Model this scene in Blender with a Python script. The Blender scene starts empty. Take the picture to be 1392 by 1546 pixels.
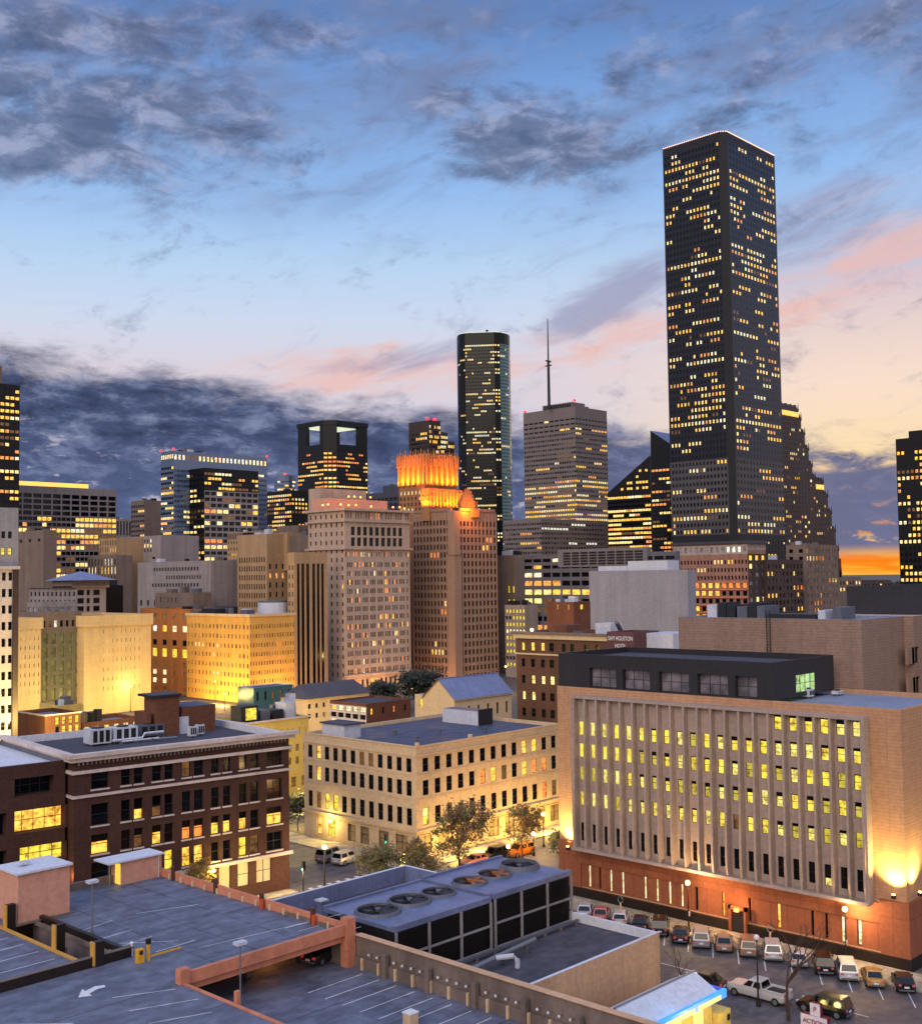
import bpy, bmesh, math, random
from mathutils import Vector, Matrix, noise as mn
rad=math.radians
random.seed(7)
sc=bpy.context.scene
col=sc.collection
# ---------------------------------------------------------------- camera model (photo pixels 1392x1546)
H=40.;F_=1750.;CX=696.;CY=773.
yaw=rad(43.5);pit=math.atan((869-CY)/F_);rl=rad(.8)
def dot(a,b):return sum(x*y for x,y in zip(a,b))
Fw=(math.cos(yaw)*math.cos(pit),math.sin(yaw)*math.cos(pit),math.sin(pit))
R0=(math.sin(yaw),-math.cos(yaw),0)
U0=(-math.cos(yaw)*math.sin(pit),-math.sin(yaw)*math.sin(pit),math.cos(pit))
Rv=tuple(r*math.cos(rl)-u*math.sin(rl) for r,u in zip(R0,U0))
Uv=tuple(r*math.sin(rl)+u*math.cos(rl) for r,u in zip(R0,U0))
def ray(x,y):
    a=(x-CX)/F_;b=(CY-y)/F_
    return tuple(f+a*r+b*u for f,r,u in zip(Fw,Rv,Uv))
def atd(x,y,d):
    q=ray(x,y);return (q[0]*d,q[1]*d,H+q[2]*d)
def atz(x,y,z=0.):
    q=ray(x,y);t=(z-H)/q[2];return (q[0]*t,q[1]*t,z)
def atX(x,y,X):
    q=ray(x,y);t=X/q[0];return (X,q[1]*t,H+q[2]*t)
def atY(x,y,Y):
    q=ray(x,y);t=Y/q[1];return (q[0]*t,Y,H+q[2]*t)
def proj(P):
    v=(P[0],P[1],P[2]-H);d=dot(v,Fw)
    return (CX+F_*dot(v,Rv)/d,CY-F_*dot(v,Uv)/d,d)
def ext(P,ax,px):
    v=(P[0],P[1],P[2]-H);a=(px-CX)/F_
    return (a*dot(v,Fw)-dot(v,Rv))/(dot(ax,Rv)-a*dot(ax,Fw))
AX=(1,0,0);AY=(0,1,0)
def zat(X,Y,py):
    v=(X,Y,-H);b=(CY-py)/F_;A=(0,0,1)
    return (b*dot(v,Fw)-dot(v,Uv))/(dot(A,Uv)-b*dot(A,Fw))
# ---------------------------------------------------------------- materials
MATS={}
def s2l(c):
    return tuple((x/255/12.92 if x/255<.04045 else ((x/255+.055)/1.055)**2.4) for x in c)
def newmat(name):
    m=bpy.data.materials.new(name);m.use_nodes=True
    nt=m.node_tree;nt.nodes.clear()
    out=nt.nodes.new('ShaderNodeOutputMaterial')
    b=nt.nodes.new('ShaderNodeBsdfPrincipled');nt.links.new(b.outputs[0],out.inputs[0])
    MATS[name]=m
    return m,nt,b
def N(nt,t,**k):
    n=nt.nodes.new(t)
    for a,v in k.items():
        if a.startswith('i_'):n.inputs[int(a[2:])].default_value=v
        else:setattr(n,a,v)
    return n
def mixc(nt,fac,a,b,bt='MIX'):
    n=nt.nodes.new('ShaderNodeMix');n.data_type='RGBA';n.blend_type=bt
    for s,v in ((0,fac),(6,a),(7,b)):
        if hasattr(v,'is_linked') or isinstance(v,bpy.types.NodeSocket):nt.links.new(v,n.inputs[s])
        elif s==0:n.inputs[0].default_value=v
        else:n.inputs[s].default_value=tuple(v)+(1,) if len(v)==3 else v
    return n.outputs[2]
def mth(nt,op,a,b=None,c=None,clamp=False):
    n=nt.nodes.new('ShaderNodeMath');n.operation=op;n.use_clamp=clamp
    for i,v in enumerate((a,b,c)):
        if v is None:continue
        if isinstance(v,bpy.types.NodeSocket):nt.links.new(v,n.inputs[i])
        else:n.inputs[i].default_value=v
    return n.outputs[0]
def ramp(nt,fac,stops,interp='LINEAR'):
    n=nt.nodes.new('ShaderNodeValToRGB');n.color_ramp.interpolation=interp
    e=n.color_ramp.elements
    while len(e)>1:e.remove(e[-1])
    for i,(p,c) in enumerate(stops):
        if i==0:x=e[0];x.position=p
        else:x=e.new(p)
        x.color=tuple(c)+(1,) if len(c)==3 else c
    nt.links.new(fac,n.inputs[0]);return n.outputs[0]
def wallmat(name,c,var=.25,rough=.85,brick=None,streak=.35,panel=None,spec=.3,metal=0.,dirt=.5):
    """weathered masonry: mottling, streaks, optional brick or panel joints"""
    m,nt,b=newmat(name);L=nt.links
    c=s2l(c)
    tc=N(nt,'ShaderNodeNewGeometry').outputs['Position']
    n1=N(nt,'ShaderNodeTexNoise');n1.inputs['Scale'].default_value=.18;n1.inputs['Detail'].default_value=6;n1.inputs['Roughness'].default_value=.65
    L.new(tc,n1.inputs['Vector'])
    n2=N(nt,'ShaderNodeTexNoise');n2.inputs['Scale'].default_value=2.2;n2.inputs['Detail'].default_value=5
    L.new(tc,n2.inputs['Vector'])
    mp=N(nt,'ShaderNodeMapping');mp.inputs['Scale'].default_value=(.5,.5,.035);L.new(tc,mp.inputs['Vector'])
    n3=N(nt,'ShaderNodeTexNoise');n3.inputs['Scale'].default_value=1.;n3.inputs['Detail'].default_value=4
    L.new(mp.outputs[0],n3.inputs['Vector'])
    dk=tuple(x*(1-var) for x in c);lt=tuple(min(1,x*(1+var)) for x in c)
    base=ramp(nt,n1.outputs[0],[(.3,dk),(.5,c),(.7,lt)])
    base=mixc(nt,.5,base,ramp(nt,n2.outputs[0],[(.3,tuple(x*.75 for x in c)),(.65,tuple(min(1,x*1.15) for x in c))]))
    st=ramp(nt,n3.outputs[0],[(.3,(1-streak*.55,)*3),(.6,(1,1,1))])
    base=mixc(nt,1.,base,st,'MULTIPLY')
    hgt=n2.outputs[0]
    if brick or panel:
        sx=N(nt,'ShaderNodeSeparateXYZ');L.new(tc,sx.inputs[0])
        cx=N(nt,'ShaderNodeCombineXYZ');L.new(mth(nt,'ADD',sx.outputs[0],sx.outputs[1]),cx.inputs[0]);L.new(sx.outputs[2],cx.inputs[1])
        bk=N(nt,'ShaderNodeTexBrick');L.new(cx.outputs[0],bk.inputs['Vector'])
        bk.inputs['Scale'].default_value=1.
        w,h,ms=brick or panel
        bk.inputs['Brick Width'].default_value=w;bk.inputs['Row Height'].default_value=h;bk.inputs['Mortar Size'].default_value=ms
        if panel:bk.offset=0
        bk.inputs['Color1'].default_value=(1.15,1.15,1.15,1) if brick else (1.02,1.02,1.02,1)
        bk.inputs['Color2'].default_value=(.7,.7,.7,1) if brick else (.96,.96,.96,1)
        bk.inputs['Mortar'].default_value=(.85,.85,.85,1) if brick else (.78,.78,.78,1)
        base=mixc(nt,1.,base,bk.outputs[0],'MULTIPLY')
    L.new(base,b.inputs['Base Color'])
    b.inputs['Roughness'].default_value=rough;b.inputs['Metallic'].default_value=metal
    b.inputs['Specular IOR Level'].default_value=spec
    bp=N(nt,'ShaderNodeBump');bp.inputs['Strength'].default_value=.25;bp.inputs['Distance'].default_value=.05
    L.new(hgt,bp.inputs['Height']);L.new(bp.outputs[0],b.inputs['Normal'])
    return m
def plain(name,c,rough=.5,metal=0.,spec=.5,var=.12,scale=3.):
    m,nt,b=newmat(name);c=s2l(c)
    tc=N(nt,'ShaderNodeTexCoord')
    n=N(nt,'ShaderNodeTexNoise');n.inputs['Scale'].default_value=scale;n.inputs['Detail'].default_value=4
    nt.links.new(tc.outputs['Object'],n.inputs['Vector'])
    nt.links.new(ramp(nt,n.outputs[0],[(.3,tuple(x*(1-var) for x in c)),(.7,tuple(min(1,x*(1+var)) for x in c))]),b.inputs['Base Color'])
    b.inputs['Roughness'].default_value=rough;b.inputs['Metallic'].default_value=metal;b.inputs['Specular IOR Level'].default_value=spec
    return m
def litmat(name,c,s,scale=.9,lo=.25,hi=1.25):
    m,nt,b=newmat(name)
    g=N(nt,'ShaderNodeNewGeometry').outputs['Position']
    n=N(nt,'ShaderNodeTexNoise');n.inputs['Scale'].default_value=scale;n.inputs['Detail'].default_value=3;n.inputs['Roughness'].default_value=.7
    nt.links.new(g,n.inputs['Vector'])
    c=s2l(c)
    cc=ramp(nt,n.outputs[0],[(.33,(c[0]*lo,c[1]*lo*.8,c[2]*lo*.6)),(.5,c),(.66,(min(2,c[0]*hi),min(2,c[1]*hi*1.05),min(2,c[2]*hi*1.3)))])
    b.inputs['Base Color'].default_value=(.02,.02,.02,1);b.inputs['Roughness'].default_value=.15
    nt.links.new(cc,b.inputs['Emission Color']);b.inputs['Emission Strength'].default_value=s
    return m
def glow(name,c,s):
    m,nt,b=newmat(name);b.inputs['Base Color'].default_value=(.1,.1,.1,1)
    b.inputs['Emission Color'].default_value=s2l(c)+(1,);b.inputs['Emission Strength'].default_value=s;return m
def glassmat(name,c,rough=.08,spec=.5,metal=0.):
    m,nt,b=newmat(name);g=N(nt,'ShaderNodeNewGeometry').outputs['Position']
    n=N(nt,'ShaderNodeTexNoise');n.inputs['Scale'].default_value=.6;nt.links.new(g,n.inputs['Vector'])
    c=s2l(c)
    nt.links.new(ramp(nt,n.outputs[0],[(.35,tuple(x*.5 for x in c)),(.65,tuple(x*1.4 for x in c))]),b.inputs['Base Color'])
    b.inputs['Roughness'].default_value=rough;b.inputs['Specular IOR Level'].default_value=spec;b.inputs['Metallic'].default_value=metal
    bp=N(nt,'ShaderNodeBump');bp.inputs['Strength'].default_value=.04;nt.links.new(n.outputs[0],bp.inputs['Height']);nt.links.new(bp.outputs[0],b.inputs['Normal'])
    return m
glassmat('dark',(12,13,17),.1,.3);glassmat('dusk',(70,76,92),.15);glassmat('blind',(150,146,150),.5);glassmat('tan_blind',(150,125,90),.5)
litmat('gold',(255,190,75),1.6);litmat('warm',(255,214,130),1.6);litmat('orange',(255,140,60),1.3);litmat('pale',(255,238,180),1.4);litmat('yellow',(250,218,72),1.15,1.3,.35,1.3)
litmat('yellow_dim',(214,192,66),.9,1.7,.3,1.2);litmat('yellow_pale',(250,230,120),1.05,1.7,.35,1.3)
litmat('dim',(150,100,50),.6);litmat('green_lit',(190,230,150),.9)
litmat('amber',(255,165,80),1.2);litmat('cool',(240,238,215),1.3)
PAL={'tower':[('gold',.3),('warm',.3),('pale',.2),('amber',.12),('dim',.08)],'office':[('gold',.34),('warm',.28),('pale',.1),('amber',.14),('dim',.14)],'orange':[('orange',.4),('gold',.45),('warm',.15)],'pale':[('warm',.35),('pale',.3),('cool',.15),('gold',.1),('dim',.1)],
 'yellow':[('yellow',.8),('pale',.2)],'home':[('gold',.5),('orange',.2),('warm',.3)],'hotel':[('orange',.5),('gold',.35),('pale',.15)]}
BLACKWALL=wallmat('black_granite',(18,18,22),.3,.35,spec=.3,streak=.15)
wallmat('dark_granite',(66,66,78),.2,.5,spec=.5,streak=.15)
wallmat('rose_granite',(70,55,52),.2,.5)
wallmat('grey_concrete',(150,140,140),.15,panel=(3,3.2,.05));wallmat('grey_blank',(150,148,158),.12,streak=.25,panel=(6,40,.05))
wallmat('pale_stone',(180,165,155),.12,panel=(2.2,1.1,.03));wallmat('tan_stone',(178,146,112),.15,panel=(2.2,1.1,.03));wallmat('pink_stone',(186,162,146),.1,panel=(1.6,.9,.02))
wallmat('brown_stone',(130,112,102),.18,panel=(2,1,.03))
wallmat('cream_paint',(212,184,148),.08,streak=.18);wallmat('yellow_wall',(215,185,100),.12,streak=.3)
wallmat('orange_wall',(215,166,84),.12,streak=.2);wallmat('sand_wall',(222,190,135),.1,panel=(2.5,1.3,.02),streak=.2)
wallmat('brown_brick',(110,78,62),.3,brick=(.24,.08,.012));wallmat('dark_brick',(78,52,46),.35,brick=(.24,.08,.012));wallmat('red_brick',(116,74,56),.3,brick=(.24,.08,.012))
wallmat('pink_brick',(170,126,110),.2,brick=(.24,.08,.012))
wallmat('white_trim',(205,190,185),.2,streak=.35);wallmat('sandstone',(190,145,112),.12,panel=(3.2,.35,.03),streak=.2)
wallmat('fin_concrete',(170,150,140),.1,streak=.25);wallmat('plinth_stone',(150,90,64),.15,panel=(2,5,.06),streak=.3)
wallmat('black_base',(40,32,30),.5,.4);wallmat('charcoal_metal',(46,45,50),.15,.5,streak=.1,panel=(1.,30,.03));wallmat('white_metal',(195,198,210),.08,.4,streak=.15)
wallmat('steel_grey',(95,98,110),.12,.45);wallmat('rust_concrete',(205,132,104),.15,streak=.4);wallmat('beige_concrete',(205,165,130),.1,streak=.25,panel=(3.5,60,.04))
wallmat('old_concrete',(120,105,98),.25,streak=.6);wallmat('louvre_white',(112,112,122),.1,streak=.1);wallmat('dark_louvre',(30,28,30),.3,.6)
wallmat('salmon_wall',(205,150,128),.06,streak=.12);wallmat('blue_metal',(118,128,165),.12,.4,panel=(.6,60,.02));wallmat('blue_glasswall',(92,112,145),.08,.12,spec=.8,streak=.02)
wallmat('teal_wall',(60,105,110),.08,.12,spec=.8,streak=.02);wallmat('dark_roof',(72,72,84),.35,.9,streak=0);wallmat('roof_grey',(130,132,145),.25,.9,streak=0)
wallmat('roof_white',(205,208,218),.1,.6,streak=0);wallmat('gulf_stone',(158,128,110),.12,panel=(2,1,.03),streak=.2)
wallmat('crown_stone',(165,118,82),.12);wallmat('shell_wall',(126,116,114),.08,panel=(2,3.6,.05),streak=.1);wallmat('bronze',(88,58,46),.2,.4)
plain('lamp_black',(22,22,24),.4);plain('steel',(150,152,158),.35,.7);plain('rubber',(18,18,18),.9);plain('yellow_paint',(215,160,30),.6);plain('white_paint',(215,215,215),.6)
plain('orange_paint',(200,80,40),.6);plain('red_paint',(150,25,45),.4);plain('sign_white',(225,215,225),.4);plain('dark_metal',(40,40,44),.5,.3);plain('bark',(70,52,42),.9,var=.4)
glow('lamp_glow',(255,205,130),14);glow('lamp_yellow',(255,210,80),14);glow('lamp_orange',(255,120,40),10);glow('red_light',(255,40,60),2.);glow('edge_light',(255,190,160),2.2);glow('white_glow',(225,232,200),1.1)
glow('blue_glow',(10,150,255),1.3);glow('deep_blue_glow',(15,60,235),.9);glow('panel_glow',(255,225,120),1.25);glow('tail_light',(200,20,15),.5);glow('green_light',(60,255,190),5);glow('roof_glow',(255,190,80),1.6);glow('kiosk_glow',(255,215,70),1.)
# ---------------------------------------------------------------- mesh builder
SPLIT={'rooftop_unit','finial','support','block','roof_vent','post','stair_house','roof_hatch_house','warning_light','support_leg','corner_pillar','lit_window_strip','parapet','rear_parapet','kerb','roof_light','battlement','deck_slab','white_box'}
class MB:
    def __init__(s):s.v=[];s.f=[];s.m=[];s.mats=[]
    def mi(s,mat):
        if mat not in s.mats:s.mats.append(mat)
        return s.mats.index(mat)
    def quad(s,a,b,c,d,mat):
        n=len(s.v);s.v+=[a,b,c,d];s.f.append((n,n+1,n+2,n+3));s.m.append(s.mi(mat))
    def poly(s,pts,mat):
        n=len(s.v);s.v+=list(pts);s.f.append(tuple(range(n,n+len(pts))));s.m.append(s.mi(mat))
    def box(s,x0,x1,y0,y1,z0,z1,mat,top=None):
        if x0>x1:x0,x1=x1,x0
        if y0>y1:y0,y1=y1,y0
        if z0>z1:z0,z1=z1,z0
        n=len(s.v);s.v+=[(x0,y0,z0),(x1,y0,z0),(x1,y1,z0),(x0,y1,z0),(x0,y0,z1),(x1,y0,z1),(x1,y1,z1),(x0,y1,z1)]
        for k,q in enumerate(((0,3,2,1),(4,5,6,7),(0,1,5,4),(1,2,6,5),(2,3,7,6),(3,0,4,7))):
            s.f.append(tuple(n+i for i in q));s.m.append(s.mi(top if (k==1 and top) else mat))
    def obox(s,c,d,L,W,z0,z1,mat):
        """box centred at c (x,y), long axis d, length L, width W"""
        dx,dy=d;l=math.hypot(dx,dy);dx/=l;dy/=l;nx,ny=-dy,dx
        P=[(c[0]+a*L/2*dx+b*W/2*nx,c[1]+a*L/2*dy+b*W/2*ny) for a,b in ((-1,-1),(1,-1),(1,1),(-1,1))]
        s.prism(P,z0,z1,mat)
    def prism(s,P,z0,z1,mat,top=None):
        n=len(P)
        for i in range(n):
            a=P[i];b=P[(i+1)%n];s.quad((a[0],a[1],z0),(b[0],b[1],z0),(b[0],b[1],z1),(a[0],a[1],z1),mat)
        s.poly([(p[0],p[1],z1) for p in P],top or mat);s.poly([(p[0],p[1],z0) for p in reversed(P)],mat)
    def cyl(s,cx,cy,z0,z1,r,mat,n=14,r1=None,top=None):
        r1=r if r1 is None else r1
        A=[(math.cos(2*math.pi*i/n),math.sin(2*math.pi*i/n)) for i in range(n)]
        for i in range(n):
            a=A[i];b=A[(i+1)%n]
            s.quad((cx+a[0]*r,cy+a[1]*r,z0),(cx+b[0]*r,cy+b[1]*r,z0),(cx+b[0]*r1,cy+b[1]*r1,z1),(cx+a[0]*r1,cy+a[1]*r1,z1),mat)
        s.poly([(cx+a[0]*r1,cy+a[1]*r1,z1) for a in A],top or mat);s.poly([(cx+a[0]*r,cy+a[1]*r,z0) for a in reversed(A)],mat)
    def tube(s,pts,r,mat,n=6):
        """pts list of 3d; r float or list"""
        rs=r if isinstance(r,(list,tuple)) else [r]*len(pts)
        rings=[]
        for i,p in enumerate(pts):
            p=Vector(p);a=Vector(pts[max(0,i-1)]);b=Vector(pts[min(len(pts)-1,i+1)])
            t=(b-a).normalized();u=t.orthogonal().normalized();w=t.cross(u)
            rings.append([tuple(p+(u*math.cos(2*math.pi*k/n)+w*math.sin(2*math.pi*k/n))*rs[i]) for k in range(n)])
        for A,B in zip(rings,rings[1:]):
            for k in range(n):
                s.quad(A[k],A[(k+1)%n],B[(k+1)%n],B[k],mat)
        s.poly(rings[-1],mat);s.poly(rings[0][::-1],mat)
    def sphere(s,c,r,mat,n=10,m=6,sz=1.):
        P=[[(c[0]+r*math.sin(math.pi*j/m)*math.cos(2*math.pi*i/n),c[1]+r*math.sin(math.pi*j/m)*math.sin(2*math.pi*i/n),c[2]+r*sz*math.cos(math.pi*j/m)) for i in range(n)] for j in range(m+1)]
        for j in range(m):
            for i in range(n):
                s.quad(P[j+1][i],P[j+1][(i+1)%n],P[j][(i+1)%n],P[j][i],mat)
    def comps(s):
        key={};par=list(range(len(s.f)))
        def fd(i):
            while par[i]!=i:par[i]=par[par[i]];i=par[i]
            return i
        for i,f in enumerate(s.f):
            for v in f:
                k=tuple(round(c,3) for c in s.v[v])
                if k in key:
                    a,b=fd(i),fd(key[k])
                    if a!=b:par[a]=b
                else:key[k]=i
        out={}
        for i in range(len(s.f)):out.setdefault(fd(i),[]).append(i)
        return list(out.values())
    def build(s,name,parent=None,loc=None,rotz=0.,smooth=False,weld=False,split=None):
        if not s.f:return None
        if split is None:split=name in SPLIT
        if split:
            cs=s.comps()
            if 1<len(cs)<=100:
                o=None
                for c in cs:
                    T=MB();T.mats=s.mats
                    for i in c:
                        n=len(T.v);T.v+=[s.v[v] for v in s.f[i]];T.f.append(tuple(range(n,n+len(s.f[i]))));T.m.append(s.m[i])
                    o=T.build(name,parent,loc,rotz,smooth,weld,False)
                return o
        me=bpy.data.meshes.new(name);me.from_pydata(s.v,[],s.f)
        for m in s.mats:me.materials.append(MATS[m])
        me.polygons.foreach_set('material_index',s.m)
        if weld:
            bm=bmesh.new();bm.from_mesh(me);bmesh.ops.remove_doubles(bm,verts=bm.verts,dist=1e-4);bmesh.ops.recalc_face_normals(bm,faces=bm.faces);bm.to_mesh(me);bm.free()
        if smooth:
            for p in me.polygons:p.use_smooth=True
        o=bpy.data.objects.new(name,me);col.objects.link(o)
        if parent:o.parent=parent
        if loc is not None:o.location=loc
        o.rotation_euler[2]=rotz
        return o
def thing(name,label,cat,loc,rotz=0.,group=None):
    o=bpy.data.objects.new(name,None);o.empty_display_size=1;col.objects.link(o);o.location=loc;o.rotation_euler[2]=rotz
    o['label']=label;o['category']=cat
    if group:o['group']=group
    return o
def tag(o,label,cat,group=None):
    o['label']=label;o['category']=cat
    if group:o['group']=group
    return o
def struct(o):o['kind']='structure';return o
# ---------------------------------------------------------------- windows (made last, once we know which the camera sees)
WINS=[]
FOOT=[]
def pick(pal,rng):
    x=rng.random();t=0
    for k,w in PAL[pal]:
        t+=w
        if x<t:return k
    return PAL[pal][-1][0]
def face(M,T,o,d,W,z0,z1,zones,mat,detail=0,seed=0,pxu=None):
    """wall on the vertical plane through local o=(x,y), direction d (left to right seen from outside).
    T=(parent, world corner). zones: dicts with za,zb (top,bottom), nr, nc ..."""
    rng=random.Random(seed)
    nx,ny=d[1],-d[0]
    def P(u,z,dep=0.):return (o[0]+d[0]*u-nx*dep,o[1]+d[1]*u-ny*dep,z)
    def q(u0,u1,a,b,dep=0.,m=mat):M.quad(P(u0,a,dep),P(u1,a,dep),P(u1,b,dep),P(u0,b,dep),m)
    def bx(u0,u1,a,b,pr,m):
        q(u0,u1,a,b,-pr,m);M.quad(P(u0,b,-pr),P(u1,b,-pr),P(u1,b,0),P(u0,b,0),m);M.quad(P(u0,a,0),P(u1,a,0),P(u1,a,-pr),P(u0,a,-pr),m)
        M.quad(P(u0,a,0),P(u0,a,-pr),P(u0,b,-pr),P(u0,b,0),m);M.quad(P(u1,a,-pr),P(u1,a,0),P(u1,b,0),P(u1,b,-pr),m)
    zones=sorted(zones,key=lambda k:k['zb'])
    z=z0
    for Z in zones:
        za,zb=min(Z['za'],z1-.01),max(Z['zb'],z+.001)
        if zb>z:q(0,W,z,zb)
        wm=Z.get('mat',mat)
        nr=Z['nr'];ch=(za-zb)/nr
        if 'cols' in Z:cols=Z['cols']
        else:
            a,b=Z.get('u',(0,1));a*=W;b*=W;cw=(b-a)/Z['nc'];wf=Z.get('wf',.5)
            cols=[(a+cw*(i+.5-wf/2),a+cw*(i+.5+wf/2)) for i in range(Z['nc'])]
            g=Z.get('grp')
            if g: # group columns g at a time: leave a wider pier after each group
                cols=[c for i,c in enumerate(cols) if (i%(g+1))!=g]
        hf=Z.get('hf',.55);off=Z.get('off',.5);dep=Z.get('dep',.35)
        p=Z.get('lit',.2);pal=Z.get('pal','office');unl=Z.get('unl','dark')
        fm=Z.get('fillmat')
        for i in range(nr):
            b0=zb+i*ch;h=ch*hf;w0=b0+(ch-h)*off;w1=w0+h
            q(0,W,b0,w0,0,wm);q(0,W,w1,b0+ch,0,wm)
            u=0
            pr=p(i/nr) if callable(p) else p
            pr*=rng.uniform(.3,1.7);run=0;state=False;rk=pick(pal,rng)
            for j,(c0,c1) in enumerate(cols):
                q(u,c0,w0,w1,0,wm);u=c1
                # reveal
                M.quad(P(c0,w0),P(c1,w0),P(c1,w0,dep),P(c0,w0,dep),wm);M.quad(P(c0,w1,dep),P(c1,w1,dep),P(c1,w1),P(c0,w1),wm)
                M.quad(P(c0,w0),P(c0,w0,dep),P(c0,w1,dep),P(c0,w1),wm);M.quad(P(c1,w0,dep),P(c1,w0),P(c1,w1),P(c1,w1,dep),wm)
                if run<=0:
                    state=rng.random()<pr;run=rng.randint(*Z.get('run',(1,3)));rk=pick(pal,rng)
                run-=1
                k=rk if state else (unl if isinstance(unl,str) else rng.choice(unl))
                if Z.get('fix') and (i,j) in Z['fix']:k=Z['fix'][(i,j)]
                c=P((c0+c1)/2,(w0+w1)/2,dep-.01)
                WINS.append((T[0],(T[1][0]+c[0],T[1][1]+c[1],c[2]),c,d,(nx,ny),c1-c0,h,k,Z.get('detail',detail),dep,(rng.choice(Z['half']) if isinstance(Z.get('half'),(list,tuple)) else Z.get('half'))))
                if Z.get('sill'):
                    bx(c0-.12,c1+.12,w0-.18,w0,.12,Z['sill'])
            q(u,W,w0,w1,0,wm)
            if Z.get('band'):
                pr_,bh,bm=Z['band'];bx(0,W,b0+ch-bh/2 if i<nr-1 else b0+ch-bh,b0+ch+bh/2 if i<nr-1 else b0+ch,pr_,bm)
        if Z.get('pier'):
            pp,pw,pm=Z['pier']
            cs=[0]+[ (cols[i][1]+cols[i+1][0])/2 for i in range(len(cols)-1)]+[W]
            for i,cx in enumerate(cs):
                if Z.get('pstep') and i%Z['pstep']:continue
                a=max(0,cx-pw/2);b=min(W,cx+pw/2);bx(a,b,zb-Z.get('pdown',0),za+Z.get('pup',0),pp,pm)
        z=za
    if z<z1:q(0,W,z,z1)
    return bx
class Bld:
    def __init__(s,name,label,cat='building',group=None):
        s.name=name;s.label=label;s.cat=cat;s.group=group;s.e=None;s.n=0;s.ax=AX
    def empty(s,P):
        if s.e is None:
            s.e=thing(s.name,s.label,s.cat,(P[0],P[1],P[3] if len(P)>3 else 0),group=s.group);s.o=(P[0],P[1]);s.zb=P[3] if len(P)>3 else 0
        return s.e
    def vol(s,c=None,d=None,X=None,Y=None,P=None,l=None,r=None,z0=0.,mat='grey_concrete',L=(),R=(),roof='dark_roof',par=.8,parmat=None,detail=0,cornice=None,part='wall',chk=True,Bk=None):
        if P is None:
            P=atX(c[0],c[1],X) if X is not None else atY(c[0],c[1],Y) if Y is not None else atd(c[0],c[1],d)
        Lw=ext(P,AY,l) if isinstance(l,(int,float)) else l[0]
        Rw=ext(P,s.ax,r) if isinstance(r,(int,float)) else r[0]
        assert Lw>0 and Rw>0,(s.name,Lw,Rw)
        s.empty((P[0],P[1]));ox,oy=P[0]-s.o[0],P[1]-s.o[1]
        zt=P[2];T=(s.e,(s.o[0],s.o[1]))
        if chk:FOOT.append((s.name,P[0],P[1],P[0]+Rw,P[1]+Lw,zt))
        M=MB()
        def zs(zz,fc):
            out=[]
            for Z in zz:
                Z=dict(Z)
                if 'y' in Z:
                    at=Z.get('at')
                    X_,Y_=P[0],P[1]
                    if at is not None:
                        t=ext(P,AY if fc=='L' else AX,at)
                        if fc=='L':Y_+=t
                        else:X_+=t
                    Z['za']=zat(X_,Y_,Z['y'][0]);Z['zb']=zat(X_,Y_,Z['y'][1])
                if 'px' in Z:
                    zz_=(Z['za']+Z['zb'])/2;Q=(P[0],P[1],zz_)
                    if fc=='L':Z['cols']=[(Lw-ext(Q,AY,a),Lw-ext(Q,AY,b)) for a,b in Z['px']]
                    else:Z['cols']=[(ext(Q,s.ax,a),ext(Q,s.ax,b)) for a,b in Z['px']]
                out.append(Z)
            return out
        s.bxL=face(M,T,(ox,oy+Lw),(0,-1),Lw,z0,zt,zs(L,'L'),mat,detail,hash(s.label)%9973 if 0 else len(s.label)*31+s.n)
        s.bxR=face(M,T,(ox,oy),(1,0),Rw,z0,zt,zs(R,'R'),mat,detail,len(s.label)*17+s.n+5)
        x0,y0,x1,y1=ox,oy,ox+Rw,oy+Lw
        if Bk:
            face(M,T,(x1,y0),(0,1),Lw,z0,zt,[dict(za=zt-2,zb=max(z0+2,zt-Bk*3.6*6),nr=Bk*6,nc=8,wf=.5,hf=.5,lit=.2)],mat,0,3)
            face(M,T,(x1,y1),(-1,0),Rw,z0,zt,[dict(za=zt-2,zb=max(z0+2,zt-Bk*3.6*6),nr=Bk*6,nc=8,wf=.5,hf=.5,lit=.2)],mat,0,3)
        else:
            M.quad((x1,y0,z0),(x1,y1,z0),(x1,y1,zt),(x1,y0,zt),mat);M.quad((x1,y1,z0),(x0,y1,z0),(x0,y1,zt),(x1,y1,zt),mat)
        t=.35;pm=parmat or mat
        zr=zt-par
        # parapet ring
        I=[(x0+t,y0+t),(x1-t,y0+t),(x1-t,y1-t),(x0+t,y1-t)];O=[(x0,y0),(x1,y0),(x1,y1),(x0,y1)]
        for i in range(4):
            a,b=O[i],O[(i+1)%4];e,f=I[i],I[(i+1)%4]
            M.quad((a[0],a[1],zt),(b[0],b[1],zt),(f[0],f[1],zt),(e[0],e[1],zt),pm)
            M.quad((f[0],f[1],zt),(f[0],f[1],zr),(e[0],e[1],zr),(e[0],e[1],zt),pm)
        w=M.build(part,s.e)
        Rf=MB();Rf.box(I[0][0],I[2][0],I[0][1],I[2][1],zr-.3,zr,roof);Rf.build('roof',s.e)
        if cornice:
            C=MB()
            for (za,hh,pr,cm) in cornice:
                z1_=zt+za;z0_=z1_-hh
                C.box(x0-pr,x1+pr,y0-pr,y0-.003,z0_,z1_,cm);C.box(x0-pr,x0-.003,y0-.003,y1+pr,z0_,z1_,cm)
            C.build('cornice',s.e)
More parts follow.
